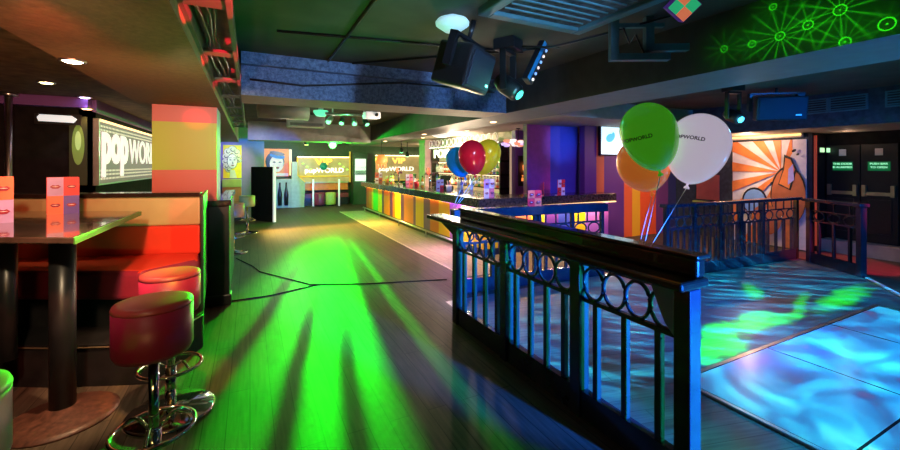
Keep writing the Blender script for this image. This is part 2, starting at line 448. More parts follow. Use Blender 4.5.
# ================================================================= booth on the left
def off_rot(): pass
r = thing('booth_platform', (-.5, 3.5, 0), 'black raised plinth under the curved corner banquette on the left', 'platform')
FR = [(.13, .62), (-.15, .09), (-.72, .32), (-2.9, 1.5)]        # front line, relative to the corner
BK = [(-4.3, 2.7), (-4.3, 2.98), (.05, 1.70)]
b = MB(); b.prism((FR+BK)[::-1], 0, .30)
b.build('riser', M['blackmatt'], r)
b = MB(); b.tube([(x, y-.008, .285) for x, y in FR], .006); b.build('edge_trim', M['woodedge'], r)
r = thing('banquette', (-.5, 3.5, .30), 'red and cream leatherette corner banquette on the black plinth', 'banquette seat')
FS = [(.10, .72), (-.27, .43), (-1.12, .86), (-2.9, 1.9)]
SB = [(.07, 1.02), (-1.2, 1.42), (-3.0, 2.4)]
b = MB(); b.prism((FS+[(-3.6, 2.5), (-3.0, 2.4), (-1.2, 1.42), (.07, 1.02)])[::-1], .22, .46); s = b.build('seat', [M['plumseat'], M['redseat']], r, bevel=.04, seg=3)
for p in s.data.polygons:
    if p.normal.z > .9: p.material_index = 1
b = MB(); b.prism([(x, y+.05) for x, y in (FS+[(-3.6, 2.5), (-3.0, 2.4), (-1.2, 1.42), (.07, 1.02)])][::-1], 0, .22); b.build('base', M['blackmatt'], r)
def wall_strip(line, z0, z1, t):
    b = MB(); P = [(x, y) for x, y in line] + [(x, y+t) for x, y in line[::-1]]
    b.prism(P[::-1], z0, z1); return b
wall_strip(SB, .44, .72, .16).build('backrest', M['redseat'], r, bevel=.02)
wall_strip([(x, y+.02) for x, y in SB], .72, .995, .14).build('headrest', M['beigeband'], r, bevel=.02)
wall_strip([(x, y-.01) for x, y in SB], .995, 1.035, .22).build('top_cap', M['wood'], r, bevel=.008)
b = MB(); b.prism([(.103, .70), (.128, .70), (.075, 1.72), (.05, 1.72)], 0, 1.02); b.build('end_panel', M['black'], r, bevel=.004)

r = thing('low_partition', (-.28, 6.4, 0), 'black half-height partition wall running back beside the banded column', 'partition')
b = MB(); b.box((-.06, -1.0, 0), (.05, .9, 1.14)); b.build('panel', M['black'], r)
b = MB(); b.box((-.2, -1.16, 0), (.07, -1.0, 1.13)); b.box((-.22, -1.18, 0), (.09, -.98, .12)); b.build('end_post', M['black'], r, bevel=.01)
b = MB(); b.box((-.22, -1.19, 1.13), (.09, -.97, 1.2)); b.box((-.07, -.97, 1.14), (.07, .92, 1.2)); b.build('cap', M['wood'], r, bevel=.01)

# sign on the left wall
r = thing('wall_sign', (-1.77, 8.55, 1.36), 'long lit white sign reading POPWORLD with rows of small bulbs, on the left wall', 'sign')
def dotted_board():
    m, N, L, bs = new_mat('dotted_sign_board'); T = m.node_tree; E.T = T
    tc = N.new('ShaderNodeTexCoord'); sp = N.new('ShaderNodeSeparateXYZ'); L.new(tc.outputs['Object'], sp.inputs[0])
    y, z = E(sp.outputs[1]), E(sp.outputs[2])
    u = absE(E.op('FRACT', (y+10)/.064)-.5); k = sstep(u, .34, .22)
    rows = None
    for zz in (.745, .695, .165, .115, .06):
        q = bell(z, zz, .010, .016); rows = q if rows is None else rows+q
    d = E.op('MINIMUM', k*rows, 1.0)
    mx = N.new('ShaderNodeMix'); mx.data_type = 'RGBA'; L.new(d.k, mx.inputs[0]); mx.inputs[6].default_value = (.20, .125, .145, 1); mx.inputs[7].default_value = (1, .8, .72, 1)
    L.new(mx.outputs[2], bs.inputs['Base Color']); L.new(mx.outputs[2], bs.inputs['Emission Color']); bs.inputs['Emission Strength'].default_value = .5
    return m
b = MB(); b.box((0, -2.0, 0), (.05, 2.0, .80)); b.build('panel', dotted_board(), r)
wm = em('sign_letters_white', (1, .93, .90), .62)
dm = em('sign_bulbs', (1, .85, .78), 1.0)
fit(text('letter_pop', 'pop', .72, wm, r, (.055, 0, 0), (PI/2, 0, PI/2), .006, .03), -1.90, -.66, .08, .68)
fit(text('letter_world', 'WORLD', .54, wm, r, (.055, 0, 0), (PI/2, 0, PI/2), .006, .0), -.58, 1.6, .26, .66)
b = MB(); b.box((.0, -2.0, .80), (.06, 2.0, .83)); b.build('light_strip', em('warm_strip', (1, .62, .3), 1.6), r)
b = MB(); b.box((0, -2.03, -.02), (.06, 2.03, 0)); b.box((0, -2.03, 0), (.06, -2.0, .83)); b.build('frame', M['steel'], r)

r = thing('lit_lightbox', (-2.08, 6.5, 2.16), 'small glowing white lightbox high on the black booth wall', 'lightbox')
b = MB(); b.box((-.21, -.05, -.07), (.21, 0, .06)); b.build('box', M['black'], r)
b = MB(); b.prism([(-.17, -.035), (.15, -.045), (.18, 0), (.13, .04), (-.16, .045), (-.185, .01)], 0, .008, M=Matrix.Rotation(PI/2, 4, 'X') @ Matrix.Translation((0, 0, .052))); b.build('diffuser', em('cool_white_panel', (.8, .95, 1), .5), r)
r = thing('wall_poster', (-1.68, 6.49, 1.2), 'narrow olive green poster at the right end of the black booth wall', 'poster')
r.location = (-1.90, 6.5, 1.35)
art('print', .17, .85, [(ell(0, .5, .06, .25), 1), (ell(0, .55, .03, .12), 2)], [mat('poster_dark', (.03, .05, .02), .5), mat('poster_olive', (.16, .26, .05), .5, emit=(.3, .5, .1), es=.2), mat('poster_lime', (.35, .5, .12), .5, emit=(.5, .8, .3), es=.35)], r, (0, -.02, 0))  # green glow painted as emission in the print
r = thing('steel_pole', (-2.45, 6.3, 0), 'blue-tinted steel pole in front of the black booth wall', 'pole')
b = MB(); b.cyl((0, 0, 0), .035, .03, 2.38); b.build('shaft', M['steel'], r)
b = MB(); b.cyl((0, 0, 0), .09, 0, .03); b.cyl((0, 0, 0), .08, 2.38, 2.42); b.build('flange', M['steel'], r)
r = thing('reflection_picture', (-3.0, 6.5, 1.3), 'small framed picture added for window reflections at the far left edge of the black booth wall', 'picture')
art('print', .32, .7, [([(-.14, .03), (.14, .03), (.14, .67), (-.14, .67)], 1), (ell(0, .40, .09, .13), 2), (ell(0, .14, .12, .1), 2)], [M['steel'], mat('picture_navy', (.03, .05, .10), .4), mat('reflection_silver', (.35, .40, .45), .4)], r, (0, -.02, 0))  # pale shapes paint window reflections; the frame is made up

# ================================================================= poseur table, stools, cards
r = thing('poseur_table', (-1.06, 3.36, 0), 'tall dark wooden poseur table with a long polished top on disc-footed posts', 'table')
P = [(-.87, 2.90), (-.855, 4.34), (-1.35, 4.62), (-2.45, 5.15), (-1.95, 3.48), (-1.30, 3.12)]
P = [(-.87, 2.90), (-.855, 4.32), (-2.35, 5.05), (-2.0, 3.50)]
b = MB(); b.prism([(x+1.06, y-3.36) for x, y in P], 1.165, 1.2); b.build('tabletop', M['tabletop'], r, bevel=.006)
b = MB(); b.prism([(x+1.06, y-3.36) for x, y in [(-.86, 2.885), (-.845, 4.32), (-.855, 4.32), (-.87, 2.90)]][::-1], 1.163, 1.198); b.build('edge_band', mat('lime_edge_band', (.10, .45, .06), .4), r)
b = MB(); b.lathe([(.28, 0), (.28, .012), (.25, .028), (.12, .05), (.075, .08), (0, .08)], 48); b.build('base', M['tablebase'], r)
b = MB(); b.cyl((0, 0, 0), .065, .06, 1.165, 28); b.build('post', M['black'], r)
b = MB(); b.box((-.35, -.06, 1.13), (.08, .06, 1.165)); b.build('support_plate', M['black'], r)
b = MB(); b.cyl((-.36, .27, 0), .05, .33, 1.165, 28); b.build('post', M['black'], r)

def stool(loc, label, mats, group, drum=True, H=.91, R=.166, rz=0.0):
    r = thing('bar_stool', loc, label, 'stool', group, rz)
    side, top = mats; h = .255
    b = MB(); b.lathe([(0, H-h), (R*.93, H-h), (R, H-h+.025), (R, H-.03)], 48); b.build('seat_drum', side, r)
    b = MB(); b.lathe([(R, H-.03), (R*1.01, H-.022), (R*.97, H-.006), (R*.8, H), (0, H)], 48); b.build('seat_top', top, r)
    b = MB(); b.cyl((0, 0, 0), .022, .04, H-h, 20); b.cyl((0, 0, 0), .032, .04, .30, 20); b.build('column', M['chrome'], r)
    b = MB(); b.ring((0, 0, .30), R*1.04, .011, 'z', 48, 10); b.build('foot_ring', M['chrome'], r)
    for k in range(3):
        a = 2*PI*k/3+.5; c, s = math.cos(a), math.sin(a)
        pts = [(c*(.03+(R-.03)*t), s*(.03+(R-.03)*t), .30+.045*math.sin(PI*t)) for t in [i/10 for i in range(11)]]
        b = MB(); b.tube(pts, .008); b.build('ring_spoke', M['chrome'], r)
    b = MB(); b.lathe([(.25, 0), (.255, .008), (.24, .018), (.10, .03), (.04, .05), (0, .05)], 48); b.build('base', M['chrome'], r)
    return r
pl = (M['stool'], M['stooltop'])
stool((-.425, 2.42, 0), 'plum drum bar stool standing in front, nearest the aisle', pl, None, H=.935)
stool((-.46, 3.13, 0), 'plum drum bar stool behind the front one, its top lit orange', pl, None, rz=.8)
stool((-.86, 1.78, 0), 'pale drum bar stool only just in view at the lower left corner', (M['stoolbeige'], M['stoolbeige']), None)
stool((-.28, 8.27, 0), 'orange drum bar stool beyond the banded column', (M['stoolorange'], M['stoolorange']), None, R=.19)
stool((-.06, 10.55, 0), 'lime yellow drum bar stool by the far lilac column', (M['stoolyellow'], M['stoolyellow']), None, R=.17, H=.88)

LC = {k: mat('card_'+k, c, .4) for k, c in {'red': (.75, .03, .05), 'pink': (.85, .25, .35), 'lilac': (.42, .35, .75), 'coral': (.85, .20, .10), 'blue': (.10, .08, .50), 'dark': (.25, .01, .05), 'white': (.8, .78, .8)}.items()}
def lips_shapes(w, h, cells):
    sh = []; dark = 7
    for j in range(2):
        for i in range(2):
            x0 = -w/2 + i*w/2; z0 = j*h/2; c = cells[j*2+i]
            sh.append(([(x0, z0), (x0+w/2, z0), (x0+w/2, z0+h/2), (x0, z0+h/2)], c))
    for j in range(2):
        for i in range(2):
            cx = -w/4+i*w/2; cz = h/4+j*h/2; s = w*.17
            sh.append(([(cx-s, cz), (cx-.5*s, cz+.45*s), (cx, cz+.28*s), (cx+.5*s, cz+.45*s), (cx+s, cz), (cx+.5*s, cz-.5*s), (cx-.5*s, cz-.5*s)], 5 if cells[j*2+i] != 5 else 0))
            sh.append(([(cx-.7*s, cz), (cx, cz+.08*s), (cx+.7*s, cz), (cx, cz-.1*s)], 6))
    return sh
def card(loc, rz, w, h, cells, label):
    r = thing('table_card', loc, label, 'table card', None, rz)
    ms = [LC[k] for k in ('red', 'pink', 'lilac', 'coral', 'blue', 'dark', 'white')]
    art('front_face', w, h, lips_shapes(w, h, cells), ms, r, (0, 0, 0), .006, .0012)
    o = art('back_face', w, h, [], ms, r, (0, .09, 0), .004)
    o.data.materials.clear(); o.data.materials.append(LC['red'])
    b = MB(); b.box((-w/2, .006, 0), (w/2, .09, .003)); b.build('foot', LC['white'], r)
    return r
def at(px, py, z):
    t = (z-1.6)*400/(165-py); k = (px-450)/400
    return Vector(((.44721+k*.89443)*t, (.89443-k*.44721)*t, z))
p = at(63.5, 214, 1.2); card(p, .36, .19, .30, (3, 4, 2, 0), 'red and lilac four-panel lips card standing at the middle of the tall table')
p = at(-8, 224, 1.2); card(p, .5, .20, .32, (3, 2, 0, 3), 'coral red lips card cut off by the left edge, on the tall table')
# ================================================================= railings
def railing(P0, P1, zbase, fr, posts, nring, nbal, label, pw=.07, kick=.17, mat_=None, cap=True, name='railing', zt=1.05, zone=(.735, .985), hh=.05):
    P0 = Vector((*P0, 0)); P1 = Vector((*P1, 0)); d = P1-P0; L = d.length
    r = thing(name, (P0.x, P0.y, zbase), label, 'railing', None, math.atan2(d.y, d.x))
    m = mat_ or M['rail']
    xs = [t*L for t in posts]
    for x in xs:
        b = MB(); b.box((x-pw/2, -pw/2, 0), (x+pw/2, pw/2, zt-.05)); b.build('post', m, r, bevel=.004)
    if cap:
        b = MB(); b.box((-.06, -.07, zt-hh), (L+.06, .07, zt)); b.build('handrail', m, r, bevel=.01)
    for ix, (xa, xb) in enumerate(zip(xs, xs[1:])):
        a_, b_ = xa+pw/2, xb-pw/2; w_ = b_-a_
        for nm, z0, z1 in (('upper_bar', zone[1]-.02, zone[1]), ('middle_bar', zone[0], zone[0]+.025)):
            q = MB(); q.box((a_, -.014, z0), (b_, .014, z1)); q.build(nm, m, r)
        q = MB(); q.box((a_, -.025, 0), (b_, .025, kick)); q.build('kick_board', m, r)
        R = min(.1, w_/nring/2 - .002)
        for i in range(nring):
            q = MB(); q.ring((a_+(i+.5)*w_/nring, 0, (zone[0]+zone[1])/2), R, .011, 'y', 28, 6, sy=((zone[1]-zone[0])/2-.022)/R*.97); q.build('ring', m, r)
        nb = nbal[ix] if isinstance(nbal, tuple) else nbal
        for i in range(nb):
            x = a_+(i+.5)*w_/nb
            q = MB(); q.box((x-.017, -.017, kick), (x+.017, .017, zone[0])); q.build('baluster', m, r)
            q = MB(); q.box((x-.008, -.008, zone[1]), (x+.008, .008, zt-.05)); q.build('spacer', m, r)
    return r
# nearest railing with wide shelf on top
nr = railing((1.91, 1.23), (1.89, 3.60), 0, None, (0, .30, .64, 1), 4, (3, 4, 4), 'long black ring-topped railing with wooden drinks shelf, nearest the camera', pw=.085, cap=False, zt=1.05)
L_ = math.hypot(.02, 2.37)
b = MB(); b.box((-.045, -.11, 1.0), (L_+.55, .11, 1.045)); b.build('drinks_shelf', M['wood'], nr, bevel=.012)
b = MB(); b.box((-.03, -.10, 1.045), (L_+.03, -.035, 1.14)); b.build('upstand', M['wood'], nr, bevel=.012)
b = MB(); b.box((-.04, -.125, 1.14), (L_+.04, -.02, 1.16)); b.build('upstand_cap', M['wood'], nr, bevel=.006)
b = MB(); b.prism([(L_+.04, .88), (L_+.40, 1.0), (L_+.04, 1.0)][::-1], -.03, .03, M=Matrix(((1,0,0,0),(0,0,1,0),(0,1,0,0),(0,0,0,1)))); b.build('shelf_bracket', M['rail'], nr)
b = MB(); b.prism([(.04, .74), (.10, .80), (.19, 1.0), (.04, 1.0)], .018, .026, M=Matrix(((1,0,0,0),(0,0,1,0),(0,1,0,0),(0,0,0,1)))); b.build('end_plate', mat('pale_blue_plate', (.25, .35, .55), .4), nr)
# blue-lit railing between dance floor and bar
railing((2.30, 4.42), (4.58, 4.22), 0, None, (0, .22, .5, .53, .77, 1), 2, 3, 'black railing across the middle with silver-lit end, in front of the striped bar', pw=.05, zone=(.60, .80), hh=.12)
# far rails round the dance floor
railing((5.22, 3.66), (8.42, 3.50), 0, None, (0, .18, .36, .52, .70, 1), 3, 4, 'long railing at the far side of the dance floor, before the sunburst mural', pw=.06, zone=(.68, .87))
railing((8.27, 3.27), (7.80, 2.48), 0, None, (.04, 1), 3, 3, 'short railing turning towards the dance floor in front of the double doors', pw=.08, zone=(.68, .87))

# ================================================================= bar
r = thing('bar_counter', (0, 0, 0), 'long L-shaped bar with striped glowing front and dark granite-look top', 'bar counter')
ys = [(6.0, YEL), (6.78, (.45, .12, .60)), (7.30, YEL), (7.39, YEL), (7.83, ORG), (8.31, PUR), (8.66, YEL), (9.17, (.15, .05, .25)), (9.33, (.68, .20, .06)), (10.03, PUR), (10.26, YEL), (10.75, ORG), (10.94, PUR), (11.2, ORG), (11.79, PUR), (12.0, YEL), (12.43, GRN), (12.95, YEL), (13.15, ORG), (13.5, (.65, .1, .04))]
M['barfront'] = stripe_mat('bar_front_stripes', 1, ys, .35)
xs_ = [(3.6, YEL), (3.95, PUR), (4.3, (.6, .12, .05)), (4.7, YEL), (5.0, PUR), (5.35, (.03, .05, .30)), (5.75, YEL), (6.05, (.35, .12, .45)), (6.5, (.30, .08, .40))]
M['barfront2'] = stripe_mat('bar_return_stripes', 0, xs_, .35)
b = MB(); b.box((3.65, 6.0, .12), (3.72, 13.9, .86)); b.build('front_panel', M['barfront'], r)
b = MB(); b.box((3.72, 6.0, .12), (6.7, 6.07, .86)); b.build('front_panel', M['barfront2'], r)
b = MB(); b.prism([(3.48, 5.84), (6.76, 5.84), (6.76, 6.46), (4.3, 6.46), (4.3, 13.95), (3.48, 13.95)], .86, 1.02); b.build('counter_top', mat('granite_look', (.045, .035, .028), .25, var=.7, scale=25, coat=.4), r, bevel=.01)
b = MB(); b.prism([(3.68, 6.03), (6.72, 6.03), (6.72, 6.07), (3.72, 6.07), (3.72, 13.88), (3.68, 13.88)], 0, .12); b.build('plinth', M['black'], r)
b = MB(); b.box((4.2, 6.5, .0), (4.25, 13.9, .86)); b.box((6.65, 6.07, 0), (6.7, 6.42, .86)); b.box((3.65, 13.85, 0), (4.2, 13.9, .86)); b.build('side_panel', M['black'], r)
b = MB(); b.tube([(3.5, y, .14) for y in (6.2, 13.7)], .02, 10); b.build('foot_rail', M['steel'], r)
for y in (6.4, 8.2, 10, 11.8, 13.5):
    b = MB(); b.tube([(3.5, y, .0), (3.5, y, .14)], .012, 8); b.build('foot_rail_bracket', M['steel'], r)
b = MB(); b.box((3.60, 7.6, .835), (3.64, 13.9, .86)); b.build('light_strip', em('amber_led', (1, .55, .08), 5), r)
b = MB(); b.box((3.60, 6.0, .835), (3.64, 7.6, .86)); b.build('light_strip', em('violet_led', (.75, .25, 1), 5), r)
b = MB(); b.box((3.66, 5.80, .845), (6.7, 5.84, .865)); b.build('light_strip', em('yellow_pink_led', (1, .6, .25), 1.6), r)

# things on the counter
BOT = {}
def bottle(loc, m, h, label, group, name='bottle'):
    r = thing(name, loc, label, 'bottle', group)
    b = MB(); b.lathe([(0, 0), (.034, 0), (.036, .01), (.036, h*.58), (.030, h*.68), (.013, h*.78), (.012, h*.96), (.015, h*.97), (.015, h), (0, h)], 14); b.build('glass_body', m, r)
    b = MB(); b.cyl((0, 0, 0), .0155, h*.9, h*1.02, 12); b.build('cap', M['black'], r)
    b = MB(); b.lathe([(.0365, h*.2), (.0365, h*.5)], 14); b.build('paper_label', LC['white'], r)
    return r
bcols = [(.45, .20, .03), (.05, .30, .08), (.6, .6, .65), (.55, .08, .05), (.12, .15, .5), (.7, .45, .1), (.75, .70, .60)]
bm_ = [mat('glass_%d' % i, c, .1, coat=.5, emit=c, es=.10) for i, c in enumerate(bcols)]
# back bar unit with shelves, bulbs and word sign
r = thing('back_bar', (5.6, 9.9, 0), 'mirrored back bar with lit shelves along the wall behind the bar', 'back bar')
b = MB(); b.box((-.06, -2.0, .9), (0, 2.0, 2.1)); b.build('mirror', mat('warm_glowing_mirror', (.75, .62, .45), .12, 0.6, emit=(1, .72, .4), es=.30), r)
for z in (1.05, 1.38, 1.71):
    b = MB(); b.box((-.32, -2.0, z-.03), (-.06, 2.0, z)); b.build('shelf', M['wood'], r)
    b = MB(); b.box((-.09, -1.98, z-.05), (-.06, 1.98, z-.03)); b.build('light_strip', em('shelf_led', (1, .72, .42), 3), r)
b = MB(); b.box((-.45, -2.0, 0), (0, 2.0, .9)); b.build('cabinet', M['black'], r)
for s in (-1.98, 1.98):
    b = MB(); b.box((-.33, s-.02, .9), (-.06, s+.02, 2.1)); b.build('divider', M['wood'], r)
b = MB(); b.box((-.40, -2.02, 2.1), (0, 2.02, 2.16)); b.build('canopy', M['cream'], r)
HOOP = mat('pearl_hoop', (.8, .75, .8), .3, emit=(.9, .8, .9), es=.3)  # faint emission stands in for light on the hoops
for i in range(15):
    q = MB(); q.ring((-.41, -1.9+i*.27, 2.27), .10, .008, 'x', 22, 6); q.build('hoop', HOOP, r)
b = MB(); b.box((-.39, -2.02, 2.13), (-.40, 2.02, 2.15)); b.build('light_line', em('white_line', (1, .95, .9), 3), r)
text('sign_text', 'POPWORLD', .36, em('backbar_letters', (1, .96, .88), 1.6), r, (-.42, 0.1, 1.93), (PI/2, 0, -PI/2), .012, .004, sx=1.5)
names = ['amber', 'green', 'clear', 'red', 'blue', 'golden', 'cream']
for j, z in enumerate((1.05, 1.38)):
    for i in range(26):
        y = 8.06+i*.147; k = (i*3+j*5+i//4) % 7
        bottle((5.40, y, z), bm_[k], .24+.02*((i+j) % 3), '%s glass bottle on the %s back-bar shelf' % (names[k], ('lower', 'middle')[j]), '%s bottles on the %s back-bar shelf' % (names[k], ('lower', 'middle')[j]))
# items on the counter: taps, menus, tills, jars
def small_card(loc, rz, w, h, k, label, face=None):
    r = thing('menu_card', loc, label, 'menu card', None, rz)
    ms = [LC[x] for x in ('red', 'pink', 'lilac', 'coral', 'blue', 'dark', 'white')]
    art('front_face', w, h, lips_shapes(w, h, k), ms, r, (0, 0, 0), .006, .002)
    b = MB(); b.box((-w/2, .006, 0), (w/2, .07, .004)); b.build('foot', LC['white'], r)
small_card((3.80, 6.05, 1.02), .25, .26, .33, (6, 1, 2, 6), 'white and pink menu card standing at the bar corner below the three balloons')
small_card((3.42, 4.30, 1.05), -.05, .22, .21, (0, 3, 3, 0), 'wide red menu card on the middle railing in front of the purple column')
small_card((5.35, 5.92, 1.02), .2, .22, .30, (0, 6, 6, 0), 'red and white checked menu card on the bar before the blue column panel')
small_card((4.95, 5.95, 1.02), .9, .2, .26, (6, 2, 6, 4), 'lilac menu card turned half away on the bar left of the checked card')
small_card((3.75, 8.0, 1.02), .2, .20, .26, (6, 0, 6, 6), 'white menu card on the long bar to the left of the blue balloon')
small_card((3.75, 9.9, 1.02), .2, .22, .34, (1, 3, 6, 1), 'coral pink menu card halfway along the long bar')
small_card((3.72, 12.6, 1.02), .2, .26, .34, (6, 3, 3, 6), 'orange and white menu card at the far end of the long bar')
def tap(loc, label):
    r = thing('beer_tap', loc, label, 'beer tap')
    b = MB(); b.cyl((0, 0, 0), .04, 0, .02); b.cyl((0, 0, 0), .028, .02, .36); b.build('column', M['chrome'], r)
    b = MB(); b.tube([(0, -.22, .36), (0, .22, .36)], .03, 12); b.build('cross_tube', M['chrome'], r)
    for s in (-.15, 0, .15):
        q = MB(); q.tube([(0, s, .36), (-.07, s, .36), (-.08, s, .26)], .012); q.build('spout', M['chrome'], r)
        q = MB(); q.box((-.03, s-.012, .39), (-.01, s+.012, .50)); q.build('handle', M['black'], r, bevel=.004)
    b = MB(); b.lathe([(0, 0), (.09, 0), (.09, .012), (0, .012)], 24, M=Matrix.Translation((-.05, 0, .42)) @ Matrix.Rotation(PI/2, 4, 'Y')); b.build('badge', em('red_badge', (1, .15, .1), .8), r)
tap((3.95, 9.0, 1.02), 'chrome beer tap bar with red badge nearer the balloons')
tap((3.95, 11.3, 1.02), 'chrome beer tap bar with red badge further down the bar')
def till(loc, rz, label):
    r = thing('till', loc, label, 'till', None, rz)
    b = MB(); b.box((-.17, -.15, 0), (.17, .15, .1)); b.build('base', M['black'], r, bevel=.01)
    b = MB(); b.box((-.16, -.03, .12), (.16, 0, .34), M=Matrix.Rotation(-.25, 4, 'X')); b.build('screen', M['black'], r, bevel=.008)
    b = MB(); b.box((-.03, -.02, .08), (.03, .02, .16)); b.build('stand', M['black'], r)
till((4.02, 8.35, 1.02), -1.2, 'black till with upright screen back, before the pinkish pillar')
till((4.02, 10.5, 1.02), -1.2, 'black till further along the bar between the two tap sets')
for i, (y, k) in enumerate(((12.1, 3), (11.9, 5), (10.15, 2), (9.55, 0), (7.55, 6), (7.42, 4), (7.0, 2))):
    bottle((3.98, y, 1.02), bm_[k], .30, ['red glass bottle on the bar near its far end', 'golden bottle beside the red one near the far end of the bar', 'clear bottle on the bar between till and coral card', 'amber bottle on the bar right of the coral card', 'cream bottle on the bar left of the blue balloon', 'blue bottle on the bar behind the blue balloon', 'clear bottle on the bar behind the balloon strings'][i], None)
for i, (y, c) in enumerate(((12.3, 'coral'), (7.85, 'white'), (9.75, 'red'))):
    r = thing('straw_jar', (3.9, y, 1.02), ['orange jar of straws at the far end of the bar', 'white napkin jar near the blue balloon on the bar', 'red jar of straws in the middle of the bar'][i], 'jar')
    b = MB(); b.lathe([(0, 0), (.06, 0), (.065, .14), (.058, .14), (.055, .01), (0, .01)], 20); b.build('cup', LC[c], r)
    for k in range(7):
        a = k*.9; q = MB(); q.tube([(0, 0, .02), (.05*math.cos(a), .05*math.sin(a), .24)], .006, 6); q.build('straw', LC[['coral', 'white', 'pink'][k % 3]], r)

# framed lantern picture and flower lamp on the purple wall behind the bar
r = thing('wall_lantern', (5.84, 7.75, 1.1), 'black framed alcove with a glowing orange lantern on the purple wall', 'lantern')
b = MB(); b.box((-.17, -.04, 0), (.17, 0, .72)); b.build('frame', M['black'], r, bevel=.01)
b = MB(); b.lathe([(0, .30), (.04, .31), (.07, .38), (.075, .48), (.05, .56), (0, .57)], 20, c=(.0, -.09, 0)); b.build('glow_globe', em('orange_glow', (1, .22, .05), 2.2), r)
b = MB(); b.box((-.09, -.06, .12), (.09, -.04, .20)); b.box((-.08, -.06, .23), (.08, -.04, .26)); b.build('caption_bars', em('orange_bars', (1, .25, .05), 1.2), r)
r = thing('flower_pendant', (5.35, 7.3, 2.42), 'cluster pendant of white and orange petal shades by the purple wall', 'pendant lamp')
b = MB(); b.tube([(0, 0, 0), (0, 0, -.32)], .01, 6); b.cyl((0, 0, 0), .05, -.02, 0); b.build('stem', M['black'], r)
fw = [em('petal_white', (1, .85, .9), .9), em('petal_orange', (1, .35, .2), .7), em('petal_violet', (.7, .5, 1), .8)]
for k in range(20):
    a = k*2.4; rr = .08+.32*((k*37 % 10)/10)
    q = MB(); q.lathe([(0, -.03), (.055, -.02), (.075, .03), (.04, .04), (0, .01)], 10, c=(rr*math.cos(a), rr*math.sin(a)*.6, -.34+.05*math.sin(k*1.7))); q.build('petal_shade', fw[k % 3], r)
    q = MB(); q.tube([(0, 0, -.3), (rr*math.cos(a), rr*math.sin(a)*.6, -.34+.05*math.sin(k*1.7))], .004, 5); q.build('arm', M['chrome'], r)
# small lantern over the far end of the bar
r = thing('orange_lantern', (3.25, 10.75, ZC), 'orange glowing lantern hanging over the far end of the bar aisle', 'pendant lamp')
r.location = (3.25, 10.75, 2.30)
b = MB(); b.tube([(0, 0, 0), (0, 0, -.40)], .008, 6); b.build('cord', M['black'], r)
b = MB(); b.lathe([(0, -.42), (.09, -.42), (.16, -.50), (.17, -.60), (.12, -.68), (.04, -.70), (0, -.70)], 24); b.build('shade', mat('orange_shade', (.8, .2, .05), .4, emit=(1, .28, .06), es=.9), r)
b = MB()
for k in range(10):
    a = k*PI/5; b.tube([(.14*math.cos(a), .14*math.sin(a), -.67), (.13*math.cos(a), .13*math.sin(a), -.82)], .012, 5)
b.build('fringe', em('fringe_orange', (1, .3, .1), .7), r)
# ceiling dishes above the bar
for i, (px, py, z) in enumerate(((440, 145, 2.3),)):
    pass
def dish(loc, label, m, R=.22):
    r = thing('ceiling_dish_lamp', loc, label, 'ceiling lamp')
    b = MB(); b.lathe([(0, -.12), (R*.5, -.115), (R, -.07), (R*1.02, -.05), (R*.9, -.03), (0, -.03)], 32); b.build('diffuser', m, r)
    b = MB(); b.cyl((0, 0, 0), R*.35, -.03, 0); b.build('mount', M['white'], r)
dish((1.36, 2.68, ZC), 'round frosted ceiling lamp beside the large ceiling unit, near the top', em('frosted_teal', (.45, .85, .88), .45, (.6, .7, .7)), .125)
dish((2.45, 5.9, ZC), 'small white dome lamp just behind the blue glitter beam', em('dome_white', (1, .97, .9), .8, (.7, .7, .65)), .13)
dish((4.35, 9.2, 2.42), 'wide shallow dish lamp over the bar left of the blue balloon', em('dish_warm', (1, .92, .85), .8, (.7, .7, .65)), .25)
def bp(px, py, d):
    k = (px-450)/400; return ((.44721+k*.89443)*d, (.89443-k*.44721)*d, 1.6+(165-py)/400*d)
# ================================================================= far end of the room
r = thing('far_booth', (1.64, 16.5, 0), 'wooden booth screen at the far end with yellow frame reading VIP POPWORLD', 'booth')
wd = mat('backlit_wood_screen', (.42, .30, .16), .5, emit=(.8, .5, .2), es=.28, scale=3, var=.3)
yf = mat('yellow_frame', (.75, .50, .05), .45, emit=(1, .6, .1), es=.35)
b = MB(); b.prism([(.28, .92), (2.02, .92), (2.02, 1.90), (0, 1.90), (0, 1.15)], 0, .05, M=Matrix(((1,0,0,0),(0,0,1,0),(0,1,0,0),(0,0,0,1)))); b.build('screen', wd, r)
b = MB()
for A, B in (((0, 1.15), (2.02, 1.15)), ((.0, 1.15), (.28, .92)), ((0, 1.15), (0, 1.9)), ((2.02, .9), (2.02, 2.15))):
    b.tube([(A[0], -.02, A[1]), (B[0], -.02, B[1])], .035, 6)
b.build('frame', yf, r)
b = MB(); b.box((0, -.03, 1.9), (2.02, .03, 1.93)); b.build('light_strip', em('booth_strip', (1, .75, .4), 3.5), r)
text('sign_text', 'VIP', .36, em('vip_yellow', (1, .6, .08), 1.1), r, (.98, -.03, 1.72), (PI/2, 0, 0), .01, .01, sx=1.3)
text('sign_text', 'popWORLD', .26, em('vip_white', (1, 1, .95), 1.1), r, (1.02, -.03, 1.38), (PI/2, 0, 0), .01, .004, sx=1.1)
b = MB(); b.lathe([(0, -.16), (.10, -.125), (.16, 0), (.10, .125), (0, .16)], 20, c=(.95, -.2, 1.55)); b.build('globe', mat('teal_globe', (.02, .35, .35), .3), r)
lb = em('lime_bulb', (.5, 1, .15), .9)
for x in (.2, .35, .5, 1.6, 1.75, 1.9):
    b = MB(); b.lathe([(0, 0), (.05, .02), (.05, .05), (0, .07)], 8, c=(x, -.06, 1.5+.12*math.sin(x*9))); b.build('lime_bulb', lb, r)
